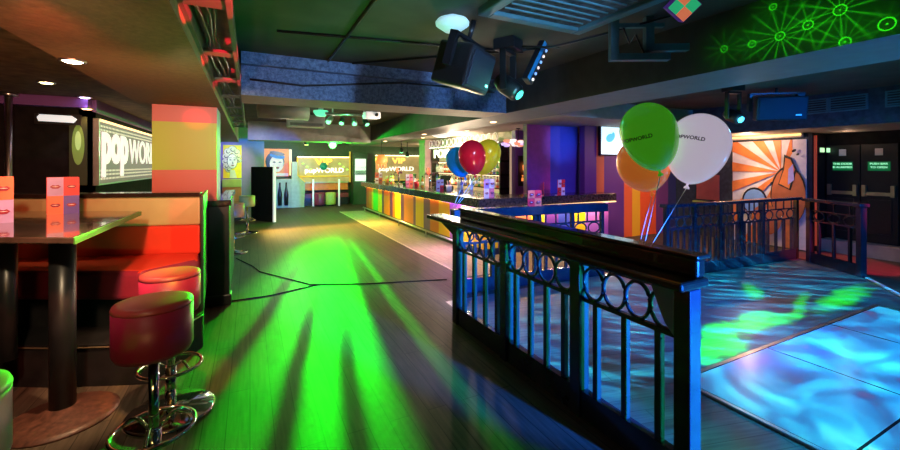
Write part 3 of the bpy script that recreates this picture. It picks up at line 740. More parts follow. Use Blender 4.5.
b = MB(); b.box((.1, .06, .6), (1.95, .4, .92)); b.build('orange_backrest', mat('orange_back', (.75, .18, .03), .45, emit=(1, .25, .03), es=.12), r)
b = MB(); b.box((.3, -.02, .88), (1.95, .05, .94)); b.build('yellow_rail', M['trim'], r)
b = MB(); b.box((.1, -.05, .30), (1.95, .4, .46)); b.build('bench_seat', M['plumseat'], r)
b = MB(); b.box((.1, 0, 0), (1.95, .4, .30)); b.build('bench_base', M['black'], r)
for i, x in enumerate((2.35, 3.28)):
    q = thing('barrier_post', (x-.18, 16.1-.25*i, 0), ['slim white post at the left side of the far booth', 'slim white post in the middle of the far booth opening'][i], 'post')
    b = MB(); b.cyl((0, 0, 0), .035, .02, 1.05, 14); b.build('shaft', em('lit_white_post', (.9, .95, .95), .35), q)
    b = MB(); b.cyl((0, 0, 0), .045, 0, .02, 20); b.build('base', M['steel'], q)
def cube_seat(loc, m, label):
    q = thing('tub_stool', loc, label, 'stool')
    b = MB(); b.lathe([(0, .05), (.19, .05), (.20, .08), (.20, .50), (.18, .52), (0, .52)], 28); b.build('drum', m, q)
    b = MB(); b.cyl((0, 0, 0), .15, 0, .05); b.build('base', M['black'], q)
cube_seat((2.84, 16.2, 0), M['stoolyellow'], 'lime tub stool in front of the far booth')
cube_seat((2.43, 16.2, 0), M['plumseat'], 'plum tub stool left of the lime one in the far booth')

r = thing('drinks_fridge', (4.02, 16.2, 0), 'glass-doored display cabinet with a bright white interior beside the far booth', 'display cabinet')
b = MB(); b.box((-.29, 0, 0), (.29, .5, 2.1)); b.build('body', mat('green_black_cabinet', (.03, .08, .05), .4), r, bevel=.01)
b = MB(); b.box((-.22, -.01, .95), (.22, 0, 1.85)); b.build('lit_interior', mat('lit_interior', (.7, .8, .75), .5, emit=(.8, 1, .85), es=.75, var=.45, scale=5), r)
for z in (1.2, 1.5): q = MB(); q.box((-.22, -.04, z), (.22, -.01, z+.02)); q.build('shelf', M['steel'], r)
b = MB()
for i in range(9): b.cyl((-.19+.047*i, -.03, 0), .02, 1.22, 1.38, 8)
b.build('contents', mat('fridge_contents', (.2, .35, .25), .4), r)
r = thing('wall_sign', (6.0, 16.95, 1.0), 'backlit wooden wall panel reading VIP POPWORLD seen over the far end of the bar', 'sign')
b = MB(); b.box((-1.15, -.05, -.05), (1.15, 0, 1.0)); b.build('panel', wd, r)
b = MB(); b.box((-1.15, -.09, 1.0), (1.15, 0, 1.03)); b.build('light_strip', em('second_strip', (1, .75, .4), 3.5), r)
text('sign_text', 'VIP', .34, em('vip_yellow2', (1, .6, .12), 1.1), r, (-.1, -.06, .78), (PI/2, 0, 0), .01, .01, sx=1.3)
text('sign_text', 'popWORLD', .26, em('vip_white2', (1, 1, .95), 1.0), r, (-.2, -.06, .42), (PI/2, 0, 0), .01, .004, sx=1.2)
b = MB(); b.box((-1.2, -.07, -.09), (1.2, 0, -.05)); b.build('frame', yf, r)

# ---- left far: posters, bench, partition, grey half wall
def portrait(hair, skin, lip, w, h):
    s = min(w, h)
    return [(ell(0, h*.55, s*.40, h*.40, 14, .2), hair), (ell(-s*.16, h*.75, s*.22, s*.2, 10), hair), (ell(s*.02, h*.48, s*.27, h*.32, 16), skin),
            (ell(s*.10, h*.80, s*.28, s*.12, 12, -.4), hair), ([(-s*.2, 0), (s*.25, 0), (s*.12, h*.22), (-s*.08, h*.22)], skin),
            (ell(-s*.10, h*.55, s*.05, s*.022, 8), 4), (ell(s*.12, h*.55, s*.05, s*.022, 8), 4),
            ([(-s*.18, h*.62), (-s*.04, h*.64), (-s*.04, h*.655), (-s*.18, h*.64)], 4), ([(s*.06, h*.64), (s*.20, h*.62), (s*.20, h*.64), (s*.06, h*.655)], 4),
            (ell(s*.01, h*.34, s*.08, s*.035, 10), lip), ([(s*.0, h*.42), (s*.04, h*.42), (s*.02, h*.50)], 4),
            ([(-s*.38, h*.3), (-s*.34, h*.3), (-s*.28, h*.8), (-s*.33, h*.78)], 4), ([(s*.3, h*.3), (s*.33, h*.3), (s*.36, h*.7), (s*.33, h*.72)], 4)]
def blonde(w, h):
    out = []
    C_ = [(-.12, .80, .10), (.0, .86, .11), (.10, .78, .10), (-.17, .66, .09), (.15, .66, .08), (-.19, .50, .08), (-.16, .36, .08), (.17, .54, .07), (-.1, .26, .08)]
    for x, z, q in C_: out += [(ell(x, z*h, q*1.08, q*1.08, 12), 4)]
    for x, z, q in C_: out += [(ell(x, z*h, q, q, 12), 2)]
    for x, z, q in C_: out += [(ell(x+.01, z*h, q*.55, q*.55, 10, 0), 4), (ell(x+.015, z*h+.01, q*.46, q*.46, 10), 2)]
    out += [([(-.07, 0), (.12, 0), (.06, .24), (-.05, .24)], 3), (ell(.0, .50, .135, .22, 16), 4), (ell(.0, .50, .125, .21, 16), 3), (ell(-.05, .54, .03, .014, 8), 4), (ell(.06, .54, .03, .014, 8), 4), (ell(.01, .38, .04, .018, 8), 1),
            ([(-.09, .585), (-.02, .60), (-.02, .61), (-.09, .60)], 4), ([(.03, .60), (.10, .585), (.10, .60), (.03, .61)], 4), ([(.0, .43), (.03, .43), (.01, .5)], 4)]
    return out
r = thing('wall_poster', (-.465, 13.5, 1.21), 'tall yellow comic-style portrait poster of a curly blonde woman on the lilac column', 'poster')
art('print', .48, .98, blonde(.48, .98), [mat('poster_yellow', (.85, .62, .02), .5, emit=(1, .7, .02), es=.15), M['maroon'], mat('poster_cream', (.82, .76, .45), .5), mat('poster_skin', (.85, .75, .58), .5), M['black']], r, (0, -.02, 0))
r = thing('wall_poster', (.93, 16.98, 1.15), 'square orange comic-style portrait poster with blue hairband on the far wall', 'poster')
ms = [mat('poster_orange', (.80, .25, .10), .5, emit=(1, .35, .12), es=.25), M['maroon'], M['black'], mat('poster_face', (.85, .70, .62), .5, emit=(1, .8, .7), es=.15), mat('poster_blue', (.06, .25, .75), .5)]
sh = [(ell(-.06, .58, .34, .40, 16), 2), (ell(0, .50, .25, .33, 16), 3), (ell(.02, .80, .28, .10, 12, -.2), 4), (ell(.02, .90, .28, .08, 12, -.2), 2), (ell(-.09, .56, .06, .03, 8), 2), (ell(.12, .56, .06, .03, 8), 2), (ell(.02, .34, .08, .04, 8), 1), ([(-.42, .02), (.42, .02), (.42, .13), (-.42, .13)], 3)]
art('print', .88, 1.08, sh, ms, r, (0, -.02, 0))
for i, (x, y) in enumerate(((.48, 16.95), (1.4, 16.95))):
    q = thing('strip_light', (x-.05+.08*i, y+.045, 1.2), ['upright white light strip left of the orange poster', 'upright warm light strip right of the orange poster'][i], 'light strip')
    b = MB(); b.box((-.03, -.05, 0), (.03, 0, 1.0)); b.build('tube', em('strip_%d' % i, [(.85, .85, 1), (1, .7, .3)][i], 1.1), q)
    b = MB(); b.box((-.05, -.03, -.02), (.05, .005, 1.02)); b.build('holder', M['white'], q)
r = thing('high_bench', (-.465, 13.1, 0), 'orange high-backed bench against the lilac column under the yellow poster', 'bench')
b = MB(); b.box((-.26, .22, .3), (.24, .38, .95)); b.build('backrest', mat('orange_bench', (.75, .16, .03), .45), r, bevel=.02)
b = MB(); b.box((-.26, .20, .95), (.24, .38, 1.18)); b.build('head_cushion', mat('olive_cushion', (.55, .50, .12), .45), r, bevel=.02)
b = MB(); b.box((-.26, -.1, .42), (.24, .24, .55)); b.build('seat', mat('orange_bench_seat', (.75, .16, .03), .45), r, bevel=.02)
b = MB(); b.box((-.26, -.06, 0), (.24, .34, .42)); b.build('base', M['black'], r)
r = thing('screen_partition', (.05, 12.98, 0), 'glossy black upright partition panel with a white end post in the aisle', 'partition')
r.rotation_euler = (0, 0, math.atan2(-.73, .55))
b = MB(); b.box((0, -.03, 0), (.91, .03, 1.55)); b.build('panel', mat('gloss_black_panel', (.012, .016, .014), .12), r, bevel=.005)
b = MB(); b.box((.91, -.035, 0), (.955, .035, 1.57)); b.build('end_post', em('white_lit_post', (.9, .9, .95), .35), r)
r = thing('grey_counter', (1.1, 16.08, 0), 'pale grey half wall with dark bottle niches below the orange poster', 'half wall')
b = MB(); b.box((-.45, 0, 0), (.30, .3, 1.08)); b.build('panel', M['grey'], r, bevel=.01)
b = MB(); b.prism([(.30, 0), (.74, 0), (.78, .92), (.50, 1.2), (.50, 1.72), (.30, 1.72)], 0, .3, M=Matrix(((1,0,0,0),(0,0,1,0),(0,1,0,0),(0,0,0,1)))); b.build('tall_end', mat('pale_grey_panel', (.42, .45, .44), .6), r)
for i in range(3):
    q = MB(); x = -.33+.22*i; q.lathe([(0, .1), (.07, .1), (.08, .5), (.03, .8), (.03, .95), (0, .95)], 14, c=(x, -.02, 0)); q.build('bottle_niche', M['black'], r)

# ---- right: tv, mural, panel, exit lamps
r = thing('television', (7.02, 6.18, 1.80), 'wall television showing a pale blue cloudy picture, left of the green balloon', 'television')
b = MB(); b.box((-.42, -.06, 0), (.62, 0, .64)); b.build('housing', M['black'], r, bevel=.01)
SM = [em('tv_white', (.62, .85, .95), 1.05), em('tv_blue', (.10, .50, .85), 1.0), em('tv_pale', (.75, .92, 1), 1.1)]
o = art('picture', .98, .58, [([(-.49, 0), (.49, 0), (.49, .2), (-.49, .26)], 2), (ell(-.24, .35, .13, .09, 14, .3), 1), (ell(-.15, .40, .05, .08, 10), 1), (ell(.2, .4, .15, .05, 12), 2)], SM, r, (.10, -.066, .03), .006)
def clip(poly, x0, x1, z0, z1):
    for ax, lim, sg in ((0, x0, 1), (0, x1, -1), (1, z0, 1), (1, z1, -1)):
        out = []
        for i in range(len(poly)):
            a, c = poly[i-1], poly[i]; ia = (a[ax]-lim)*sg >= 0; ic = (c[ax]-lim)*sg >= 0
            if ia != ic:
                t = (lim-a[ax])/(c[ax]-a[ax]); out.append((a[0]+t*(c[0]-a[0]), a[1]+t*(c[1]-a[1])))
            if ic: out.append(c)
        poly = out
        if not poly: return []
    return poly
r = thing('wall_mural', (9.2, 4.29, .02), 'orange and white sunburst mural with a pop-art hand holding a cup, on the right wall', 'mural', None, -PI/2)
sh = []
w_, h_ = 1.26, 2.06; ox, oz = .24, 1.45
for k in range(9):
    a = math.radians(70+k*26); d = math.radians(6.6)
    pl_ = clip([(ox, oz), (ox+4*math.cos(a-d), oz+4*math.sin(a-d)), (ox+4*math.cos(a+d), oz+4*math.sin(a+d))], -w_/2, .42, 0, h_)
    if len(pl_) > 2: sh.append((pl_, 1))
sh += [(clip(ell(.36, 1.0, .29, .56, 22), -w_/2, w_/2, 0, h_), 4), (clip(ell(.36, .98, .27, .54, 22), -w_/2, w_/2, 0, h_), 2), ([(.20, 1.2), (.40, 1.1), (.50, 1.5), (.42, 1.72), (.30, 1.78), (.28, 1.5)], 4), ([(.22, 1.22), (.38, 1.13), (.47, 1.5), (.40, 1.68), (.32, 1.72), (.30, 1.5)], 1),
       ([(.36, 1.2), (.46, 1.3), (.44, 1.6), (.37, 1.5)], 5), (ell(-.20, .85, .23, .28, 20), 4), (ell(-.20, .84, .20, .25, 20), 3), (ell(.0, .5, .26, .3, 16), 2), (ell(.46, 1.85, .04, .025, 8, .6), 4), (ell(.52, 1.78, .03, .02, 8, .6), 4)]
art('print', w_, h_, sh, [mat('mural_white', (.72, .66, .66), .5), mat('mural_orange', (.78, .22, .05), .5), mat('mural_rust', (.50, .14, .05), .5), mat('mural_blue', (.22, .42, .75), .5), M['black'], LC['lilac']], r, (0, -.02, 0))
r = thing('wall_panel', (9.2, 5.44, .82), 'plain square maroon wall panel left of the sunburst mural', 'wall panel', None, -PI/2)
b = MB(); b.box((-.25, -.03, 0), (.25, 0, .56)); b.build('panel', M['maroon'], r, bevel=.01)
b = MB(); b.box((-.3, -.09, -.07), (.3, -.0, -.03)); b.build('ledge', mat('lime_ledge', (.4, .5, .1), .4), r)
for i, (x, c) in enumerate(((9.56, (.5, 1, .45)), (9.82, (.45, 1, .5)))):
    q = thing('emergency_lamp', (x, 3.64, 1.82), ['green-white emergency lamp beside the mural edge', 'green-white emergency lamp nearest the left door'][i], 'wall lamp')
    b = MB(); b.box((-.09, -.06, 0), (.09, 0, .12)); b.build('housing', M['black'], q)
    b = MB(); b.box((-.07, -.075, .02), (.07, -.06, .10)); b.build('diffuser', em('emerg_%d' % i, c, 1.0), q)
r = thing('door_post_strip', (9.42, 3.62, 0), 'thin upright edge with its red reflection painted as a glow, between mural and doors', 'light strip')
b = MB(); b.box((-.008, -.02, .1), (.008, .02, 2.15)); b.build('strip', em('red_edge_glow', (1, .12, .05), .16), r)  # red reflection on the edge, painted as a faint glow
b = MB(); b.box((-.03, -.03, 0), (.03, .02, .1)); b.build('foot', M['black'], r)
r = thing('cove_light', (9.14, 4.9, 2.12), 'warm yellow cove light running above the sunburst mural', 'cove light')
b = MB(); b.box((-.05, -1.2, .0), (.04, 1.2, .08)); b.build('housing', M['cream'], r)
b = MB(); b.box((-.07, -1.2, .03), (-.05, 1.2, .06)); b.build('strip', em('cove_yellow', (1, .65, .2), 1.6), r)
# vents
def vent(y, w_, label):
    r = thing('air_vent', (8.1, y, 2.44), label, 'vent')
    b = MB(); b.box((-.015, -w_/2, 0), (0, w_/2, .19)); b.build('back_plate', M['black'], r)
    b = MB()
    for lo, hi in (((-.03, -w_/2-.02, -.02), (-.0, w_/2+.02, 0)), ((-.03, -w_/2-.02, .19), (0, w_/2+.02, .21)), ((-.03, -w_/2-.02, 0), (0, -w_/2, .19)), ((-.03, w_/2, 0), (0, w_/2+.02, .19))): b.box(lo, hi)
    b.build('frame', M['teal'], r)
    for k in range(5):
        q = MB(); q.box((-.035, -w_/2, .012+.037*k), (-.012, w_/2, .024+.037*k)); q.build('slat', M['teal'], r)
vent(3.15, .36, 'slatted vent on the right bulkhead nearest the hanging speaker')
vent(2.72, .40, 'slatted vent on the right bulkhead, in the middle of three')
vent(2.12, .36, 'slatted vent on the right bulkhead at the right edge of view')

# ================================================================= ceiling equipment
def speaker(loc, rz, tilt, w_, h_, d_, label, zc):
    r = thing('hanging_speaker', loc, label, 'speaker', None, rz, rot=(tilt, 0, rz))
    b = MB(); P = [(-w_/2, -d_/2), (w_/2, -d_/2), (w_*.30, d_/2), (-w_*.30, d_/2)]
    b.prism(P, -h_/2, h_/2); b.build('cabinet', M['speaker'], r, bevel=.02)
    b = MB(); b.box((-w_/2+.03, -d_/2-.012, -h_/2+.03), (w_/2-.03, -d_/2+.002, h_/2-.03)); b.build('grille', M['grille'], r, bevel=.006)
    b = MB(); b.box((w_*.25, -d_/2-.016, -h_*.3), (w_*.36, -d_/2-.012, -h_*.24)); b.build('badge', M['steel'], r)
    b = MB(); b.box((-w_/2-.03, -.03, -.03), (-w_/2+.01, .03, h_/2+.06)); b.box((w_/2-.06, -.03, -.03), (w_/2+.03, .03, h_/2+.06)); b.box((-w_/2-.03, -.03, h_/2+.04), (w_/2+.03, .03, h_/2+.06)); b.build('bracket', M['black'], r)
    b = MB(); b.cyl((0, 0, 0), .02, h_/2+.05, zc, 12); b.build('hanger', M['black'], r)
    return r
speaker((1.47, 2.74, 2.36), .62, .30, .44, .32, .34, 'big black wedge speaker hanging in front of the blue glitter beam', .36)
speaker((6.85, 3.1, 2.42), -.62, .12, .66, .34, .34, 'blue-lit black speaker hanging at the right beside the vents', .30)
def mover(loc, rz, lens, es, label, tilt=.5, r_=.0):
    r = thing('moving_head_light', loc, label, 'stage light', None, rz)
    zt = ZC-loc[2]
    b = MB(); b.box((-.10, -.10, zt-.10), (.10, .10, zt)); b.build('base', M['black'], r, bevel=.01)
    b = MB(); b.box((-.11, -.03, -.04), (-.09, .03, zt-.10)); b.box((.09, -.03, -.04), (.11, .03, zt-.10)); b.box((-.11, -.03, zt-.13), (.11, .03, zt-.10)); b.build('yoke', M['black'], r, bevel=.005)
    R = Matrix.Rotation(tilt, 4, 'X')
    b = MB(); b.lathe([(0, -.14), (.055, -.14), (.08, -.10), (.085, .05), (.06, .12), (0, .13)], 24, M=R); b.build('head', M['black'], r)
    b = MB(); b.lathe([(0, -.155), (.035, -.15), (.045, -.14), (0, -.139)] if not r_ else [(0, -.16), (r_*.7, -.155), (r_, -.141), (0, -.139)], 20, M=R); b.build('lens', em('lens', lens, es), r)
    return r
mover((2.06, 2.96, 2.30), .5, (.06, .95, .65), 2.2, 'black moving head light with glowing turquoise lens right of the big speaker', -.9)
r = thing('light_bar', (2.24, 2.80, 2.50), 'tilted black panel with a row of small lamps above the turquoise light', 'stage light', None, .46, rot=(.2, .45, .4))
b = MB(); b.box((-.05, -.03, -.20), (.05, .03, .20)); b.build('housing', M['black'], r, bevel=.006)
b = MB(); b.box((-.052, -.036, -.19), (-.01, -.03, .19)); b.build('side_face', mat('blue_side', (.02, .22, .45), .4), r)
for k in range(6):
    q = MB(); q.lathe([(0, 0), (.014, 0), (.012, .008), (0, .01)], 10, M=Matrix.Translation((.025, -.03, -.16+.06*k)) @ Matrix.Rotation(PI/2, 4, 'X')); q.build('lamp', em('bar_lamp', [(1, .8, .7), (.3, .5, 1)][k % 2], .8), r)
mover((6.02, 3.22, 2.28), -.3, (.08, .75, 1), 2.2, 'black moving head light with glowing cyan lens left of the blue-lit speaker', -1.1)
mover((2.30, 12.88, 2.25), 0, (.10, 1, .12), 9, 'moving head light throwing the bright green beams from the far ceiling', -1.35, .11)
r = thing('ceiling_air_unit', (1.93, 1.98, ZC), 'large square teal-framed air conditioning cassette in the ceiling', 'air conditioner')
b = MB()
for lo, hi in (((-.48, -.48, -.06), (-.40, .48, 0)), ((.40, -.48, -.06), (.48, .48, 0)), ((-.40, -.48, -.06), (.40, -.40, 0)), ((-.40, .40, -.06), (.40, .48, 0))): b.box(lo, hi)
b.build('frame', M['teal'], r, bevel=.01)
b = MB(); b.box((-.40, -.40, -.03), (.40, .40, 0)); b.build('grille', M['dustgrille'], r)
for k in range(9):
    q = MB(); q.box((-.36, -.33+.08*k, -.04), (.36, -.32+.08*k, -.03)); q.build('louvre', M['teal'], r)
r = thing('steel_bracket', (2.62, 2.08, ZC), 'empty teal square-tube speaker bracket hanging from the ceiling', 'bracket', None, -.5)
b = MB()
for lo, hi in (((-.20, -.03, -.28), (-.14, .03, 0)), ((.06, -.03, -.26), (.12, .03, 0)), ((-.20, -.03, -.33), (.24, .03, -.28)), ((.06, -.03, -.26), (.38, .03, -.21)), ((-.20, -.02, -.08), (.2, .02, -.05))): b.box(lo, hi)
b.build('frame', M['teal'], r)
b = MB(); b.tube([(-.1, 0, -.07), (-.05, 0, -.2), (.0, .02, -.12), (.06, 0, -.28)], .008, 6); b.build('cable', M['black'], r)
r = thing('coloured_effect_light', bp(682, 6, 2.5), 'small boxy effect light with green, orange and violet faces at the top edge', 'stage light', None, 0, rot=(.5, .7, -.4)); r.scale = (.8, .8, .8)
b = MB(); b.box((-.085, -.07, -.085), (.085, .07, .085)); b.build('housing', mat('violet_housing', (.06, .02, .18), .4, emit=(.2, .04, .6), es=.12), r)
b = MB(); b.box((-.08, -.075, -.08), (.0, -.07, .0)); b.box((.0, -.075, .0), (.08, -.07, .08)); b.build('green_glass', em('green_glass', (.03, .55, .22), .5), r)
b = MB(); b.box((.0, -.075, -.08), (.08, -.07, .0)); b.box((-.08, -.075, .0), (.0, -.07, .08)); b.build('orange_glass', em('orange_glass', (.9, .22, .10), .5), r)
b = MB(); b.tube([(0, 0, .09), (-.05, 0, .16), (-.12, .05, .19)], .015, 8); b.build('arm', mat('red_arm', (.6, .02, .03), .4), r)

# cable tray along the soffit edge
r = thing('cable_tray', (-.19, .8, 2.38), 'long ladder cable tray running along the edge of the orange soffit', 'cable tray')
for x in (-.10, .10):
    b = MB(); b.box((x-.012, 0, -.03), (x+.012, 8.4, .05)); b.build('side_rail', M['duct'], r)
b = MB(); b.box((-.088, 0, .10), (.088, 8.4, .11)); b.build('cover_plate', mat('olive_plate', (.16, .15, .09), .7, var=.4), r)
for k in range(9):
    q = MB(); q.box((-.088, .35+.98*k, -.02), (.088, .47+.98*k, .0)); q.build('rung', M['duct'], r)
for k in range(3):
    q = MB(); q.tube([(-.05+.03*k+.02*math.sin(i*1.7+k), i*.42, .015+.01*k) for i in range(21)], .010, 6); q.build('cable', M['black'], r)
for y in (1.2, 5.0):
    q = MB(); q.box((-.10, y, .05), (-.08, y+.03, .34)); q.box((.08, y, .05), (.10, y+.03, .34)); q.build('hanger', M['duct'], r)
# conduits on the ceiling
for i, (A, B) in enumerate((((.75, 1.2), (.75, 4.4)), ((1.0, 4.38), (2.6, 2.9)), ((.2, 3.6), (2.4, 3.2)))):
    o = MB().tube([(A[0], A[1], ZC-.012), ((A[0]+B[0])/2, (A[1]+B[1])/2, ZC-.014), (B[0], B[1], ZC-.012)], .012, 6).build('ceiling_conduit', M['black'])
    tag(o, ['black conduit running straight down the green-lit ceiling', 'black conduit crossing the ceiling towards the big speaker', 'black conduit running sideways across the ceiling panels'][i], 'conduit')
o = MB().tube([(2.16, 2.95, ZC-.05), (2.25, 2.6, ZC-.14), (2.45, 2.3, ZC-.10), (2.75, 1.9, ZC-.03)], .010, 6).build('slack_cable', M['black']); tag(o, 'slack black cable sagging between turquoise light and empty bracket', 'cable')
o = MB().tube([(0.0, 4.488, 2.46), (.5, 4.488, 2.44), (1.0, 4.488, 2.50), (1.6, 4.488, 2.57), (2.3, 4.488, 2.58), (2.9, 4.488, 2.56)], .012, 6).build('slack_cable', M['black']); tag(o, 'thin black cable drooping along the blue glitter beam', 'cable')

# gear hanging beyond the glitter beam
r = thing('air_conditioner', (1.12, 9.45, 2.58), 'white wall-hung style air conditioner under the far ceiling', 'air conditioner')
b = MB(); b.box((-.40, -.12, -.14), (.40, .12, .14)); b.build('casing', M['white'], r, bevel=.02)
b = MB(); b.box((-.34, -.13, -.11), (.34, -.12, -.05)); b.build('outlet', M['grey'], r)
r = thing('projector', (2.02, 7.3, 2.52), 'white projector hanging from the ceiling beyond the glitter beam', 'projector')
b = MB(); b.box((-.14, -.12, -.06), (.14, .12, .06)); b.build('casing', em('projector_white', (.8, .85, .85), .3, (.75, .75, .75)), r, bevel=.015)
b = MB(); b.lathe([(0, 0), (.03, 0), (.035, .03), (0, .03)], 16, M=Matrix.Translation((.06, -.12, 0)) @ Matrix.Rotation(PI/2, 4, 'X')); b.build('lens', M['black'], r)
b = MB(); b.cyl((0, 0, 0), .02, .06, .2); b.build('pole', M['white'], r)
r = thing('green_dome_lamp', (1.25, 8.2, ZC), 'green glowing dome lamp left of the projector', 'ceiling lamp')
b = MB(); b.lathe([(0, -.17), (.09, -.155), (.14, -.08), (.14, -.05), (0, -.05)], 24); b.build('dome', em('dome_green', (.15, .9, .5), .8), r)
b = MB(); b.cyl((0, 0, 0), .05, -.05, 0); b.build('mount', M['white'], r)
r = thing('lighting_bar', (1.75, 8.0, 2.60), 'cluster of par can lights clamped on a steel tube beyond the glitter beam', 'lighting rig')
b = MB(); b.tube([(-.45, 0, 0), (.45, 0, 0)], .025, 10); b.box((-.32, -.02, 0), (-.30, .02, .12)); b.box((.30, -.02, 0), (.32, .02, .12)); b.build('tube', M['steel'], r)
for k in range(4):
    x = -.36+.23*k; T_ = Matrix.Translation((x, -.02, -.12)) @ Matrix.Rotation(.7-.35*k, 4, 'Y') @ Matrix.Rotation(-.6, 4, 'X')
    q = MB(); q.lathe([(0, -.09), (.055, -.09), (.06, -.05), (.045, .06), (0, .08)], 16, M=T_); q.build('par_can', [M['steel'], M['black']][k % 2], r)
    q = MB(); q.lathe([(0, -.096), (.045, -.094), (.045, -.088), (0, -.088)], 16, M=T_); q.build('lens', em('par_lens', (.2, 1, .4), 2.0), r)
def parcan(loc, c, label):
    r = thing('par_can_light', loc, label, 'stage light'); zt = (2.72 if loc[0] < 3.1 else 2.42)-loc[2]
    b = MB(); b.lathe([(0, -.08), (.07, -.08), (.075, -.03), (.05, .08), (0, .1)], 18); b.build('can', M['black'], r)
    b = MB(); b.lathe([(0, -.088), (.06, -.085), (.06, -.079), (0, -.079)], 18); b.build('lens', em('par_glow', c, 4), r)
    b = MB(); b.box((-.012, -.012, .08), (.012, .012, zt)); b.build('hanger', M['black'], r)
parcan((1.55, 13.0, 2.30), (1, .75, .3), 'small warm-lit par can left of the bright green light')
parcan((2.0, 12.6, 2.38), (.1, .3, 1), 'small blue-lit par can just left of the bright green light')
parcan((4.6, 12.9, 2.10), (.2, 1, .4), 'green-lit par can over the bar behind the orange lantern')
parcan((5.0, 13.4, 1.98), (.5, 1, .6), 'pale green par can over the bar, lower of the pair')
parcan((5.9, 13.6, 2.05), (.15, .9, .35), 'green par can over the bar, near the pinkish pillar')
r = thing('white_speaker', (1.25, 12.6, 2.42), 'small white box speaker under the far beam', 'speaker')
b = MB(); b.box((-.16, -.1, -.1), (.16, .1, .1)); b.build('cabinet', M['white'], r, bevel=.01)
b = MB(); b.box((-.14, -.108, -.08), (.14, -.1, .08)); b.build('grille', M['grey'], r)
b = MB(); b.box((-.012, -.012, .1), (.012, .012, .30)); b.build('bracket', M['steel'], r)
r = thing('duct', (-.0, 7.2, 2.72), 'short cream ventilation duct beside the cable tray beyond the glitter beam', 'duct')
b = MB(); b.tube([(.12, 0, -.22), (.9, .1, -.22)], .13, 18); b.build('pipe', mat('cream_duct', (.5, .48, .42), .5), r)
b = MB()
for x in (.2, .75): b.box((x, -.02, -.12), (x+.03, .02, 0))
b.build('strap', M['duct'], r)

# downlights
def downlight(x, y, z, col, es, label, e=0, ang=95):
    r = thing('downlight', (x, y, z), label, 'downlight')
    b = MB(); b.ring((0, 0, -.004), .062, .009, 'z', 28, 6); b.build('trim_ring', M['steel'], r)
    b = MB(); b.lathe([(0, -.02), (.04, -.016), (.056, -.004), (.056, 0), (0, 0)], 24); b.build('lamp', em('downlight_glow', col, es), r)
    if e: spot('downlight_beam', (x, y, z-.03), (x, y, 0), col, e, ang, .6, .03)
W = (1, .62, .30)
downlight(-1.03, 3.42, 2.28, (1, .75, .45), 14, 'warm ceiling downlight over the booth, largest and nearest', 26)
downlight(-1.80, 5.32, 2.42, (1, .85, .35), 8, 'yellowish ceiling downlight over the booth, leftmost', 14)
downlight(-1.78, 6.28, 2.42, (.75, .6, 1), 8, 'violet-white ceiling downlight close to the POPWORLD wall sign', 4)
downlight(-1.80, 6.42, 2.30, (1, .45, .2), 8, 'orange ceiling downlight just below the violet-white one', 8)
downlight(4.6, 8.3, 2.42, W, 8, 'warm downlight over the bar nearer the flower pendant', 90, 110)
downlight(4.6, 11.0, 2.42, W, 8, 'warm downlight over the bar above the beer taps', 110, 120)
downlight(3.5, 5.45, 2.30, W, 8, 'warm downlight in the long beam above the bar corner', 90, 120)
downlight(3.5, 8.3, 2.30, W, 8, 'warm downlight in the long beam over the striped bar front', 60, 120)
downlight(3.5, 11.2, 2.30, W, 8, 'warm downlight in the long beam near the far lantern', 60, 120)

# ================================================================= balloons
def balloon(cen, knot, R, m, label, words=None, group=None, anchor=None):
    cen = Vector(cen); knot = Vector(knot)
    ax = (cen-knot).normalized(); Hh = (cen-knot).length
    view = (cen-Vector((0, 0, 1.6))).normalized()
    yv = (view - ax*view.dot(ax)).normalized(); xv = yv.cross(ax).normalized()
    r = thing('balloon', knot, label, 'balloon', group)
    r.rotation_euler = Matrix((xv, yv, ax)).transposed().to_euler()
    # profile: knot at origin, centre of the widest part at Hh
    prof = [(0, 0), (.014, -.012), (.018, -.016)][:0]
    for i in range(25):
        t = i/24; a = PI*t
        z = Hh - (Hh-.012)*math.cos(a) if t < .5 else Hh - R*1.08*math.cos(a)
        rr = R*math.sin(a)**(1.12 if t < .5 else 1.0)
        prof.append((max(rr, .006 if 0 < i < 24 or i == 0 else 0), z))
    prof[-1] = (0, Hh+R*1.08)
    b = MB(); b.lathe(prof, 40); skin = b.build('skin', m, r)
    b = MB(); b.lathe([(0, -.014), (.016, -.016), (.014, -.006), (.006, .002), (.007, .014), (0, .02)], 16); b.build('knot', m, r)
    if words:
        o = text('printed_name', words[0], words[1], M['black'], r, (0, 0, 0), (0, 0, 0), 0.0, .0008)
        mw = o.data; bmx = bmesh.new(); bmx.from_mesh(mw)
        bmesh.ops.triangulate(bmx, faces=bmx.faces[:])
        for v in bmx.verts:
            x, z = v.co.x+words[2], v.co.y+words[3]
            hz = R*1.08 if z > 0 else Hh-.012
            q = max(.05, 1-(x/R)**2-(z/hz)**2)
            v.co = Vector((x, -R*math.sqrt(q)-.0035, Hh+z))
        bmx.to_mesh(mw); bmx.free()
    inv = Matrix((xv, yv, ax))
    if anchor is not None:
        e = inv @ (Vector(anchor)-knot); pts = []
        for i in range(13):
            t = i/12; pts.append(Vector((0, 0, -.012)).lerp(e, t) + Vector((0, .02*math.sin(PI*t), 0)))
        b = MB(); b.tube(pts, .0022, 6); b.build('ribbon', M['white'], r)
    return r
def bal(name, c, e=.0): return mat(name, c, .18, coat=.5, var=.03, emit=c, es=e, sss=.2)  # emission in the balloon's own colour stands in for light on it
A1 = (1.955, 1.50, 1.16)
BGr = bal('green_latex', (.10, .62, .02), .22); BO = bal('orange_latex', (.85, .20, .03), .3); BW = bal('white_latex', (.80, .68, .86), .42)
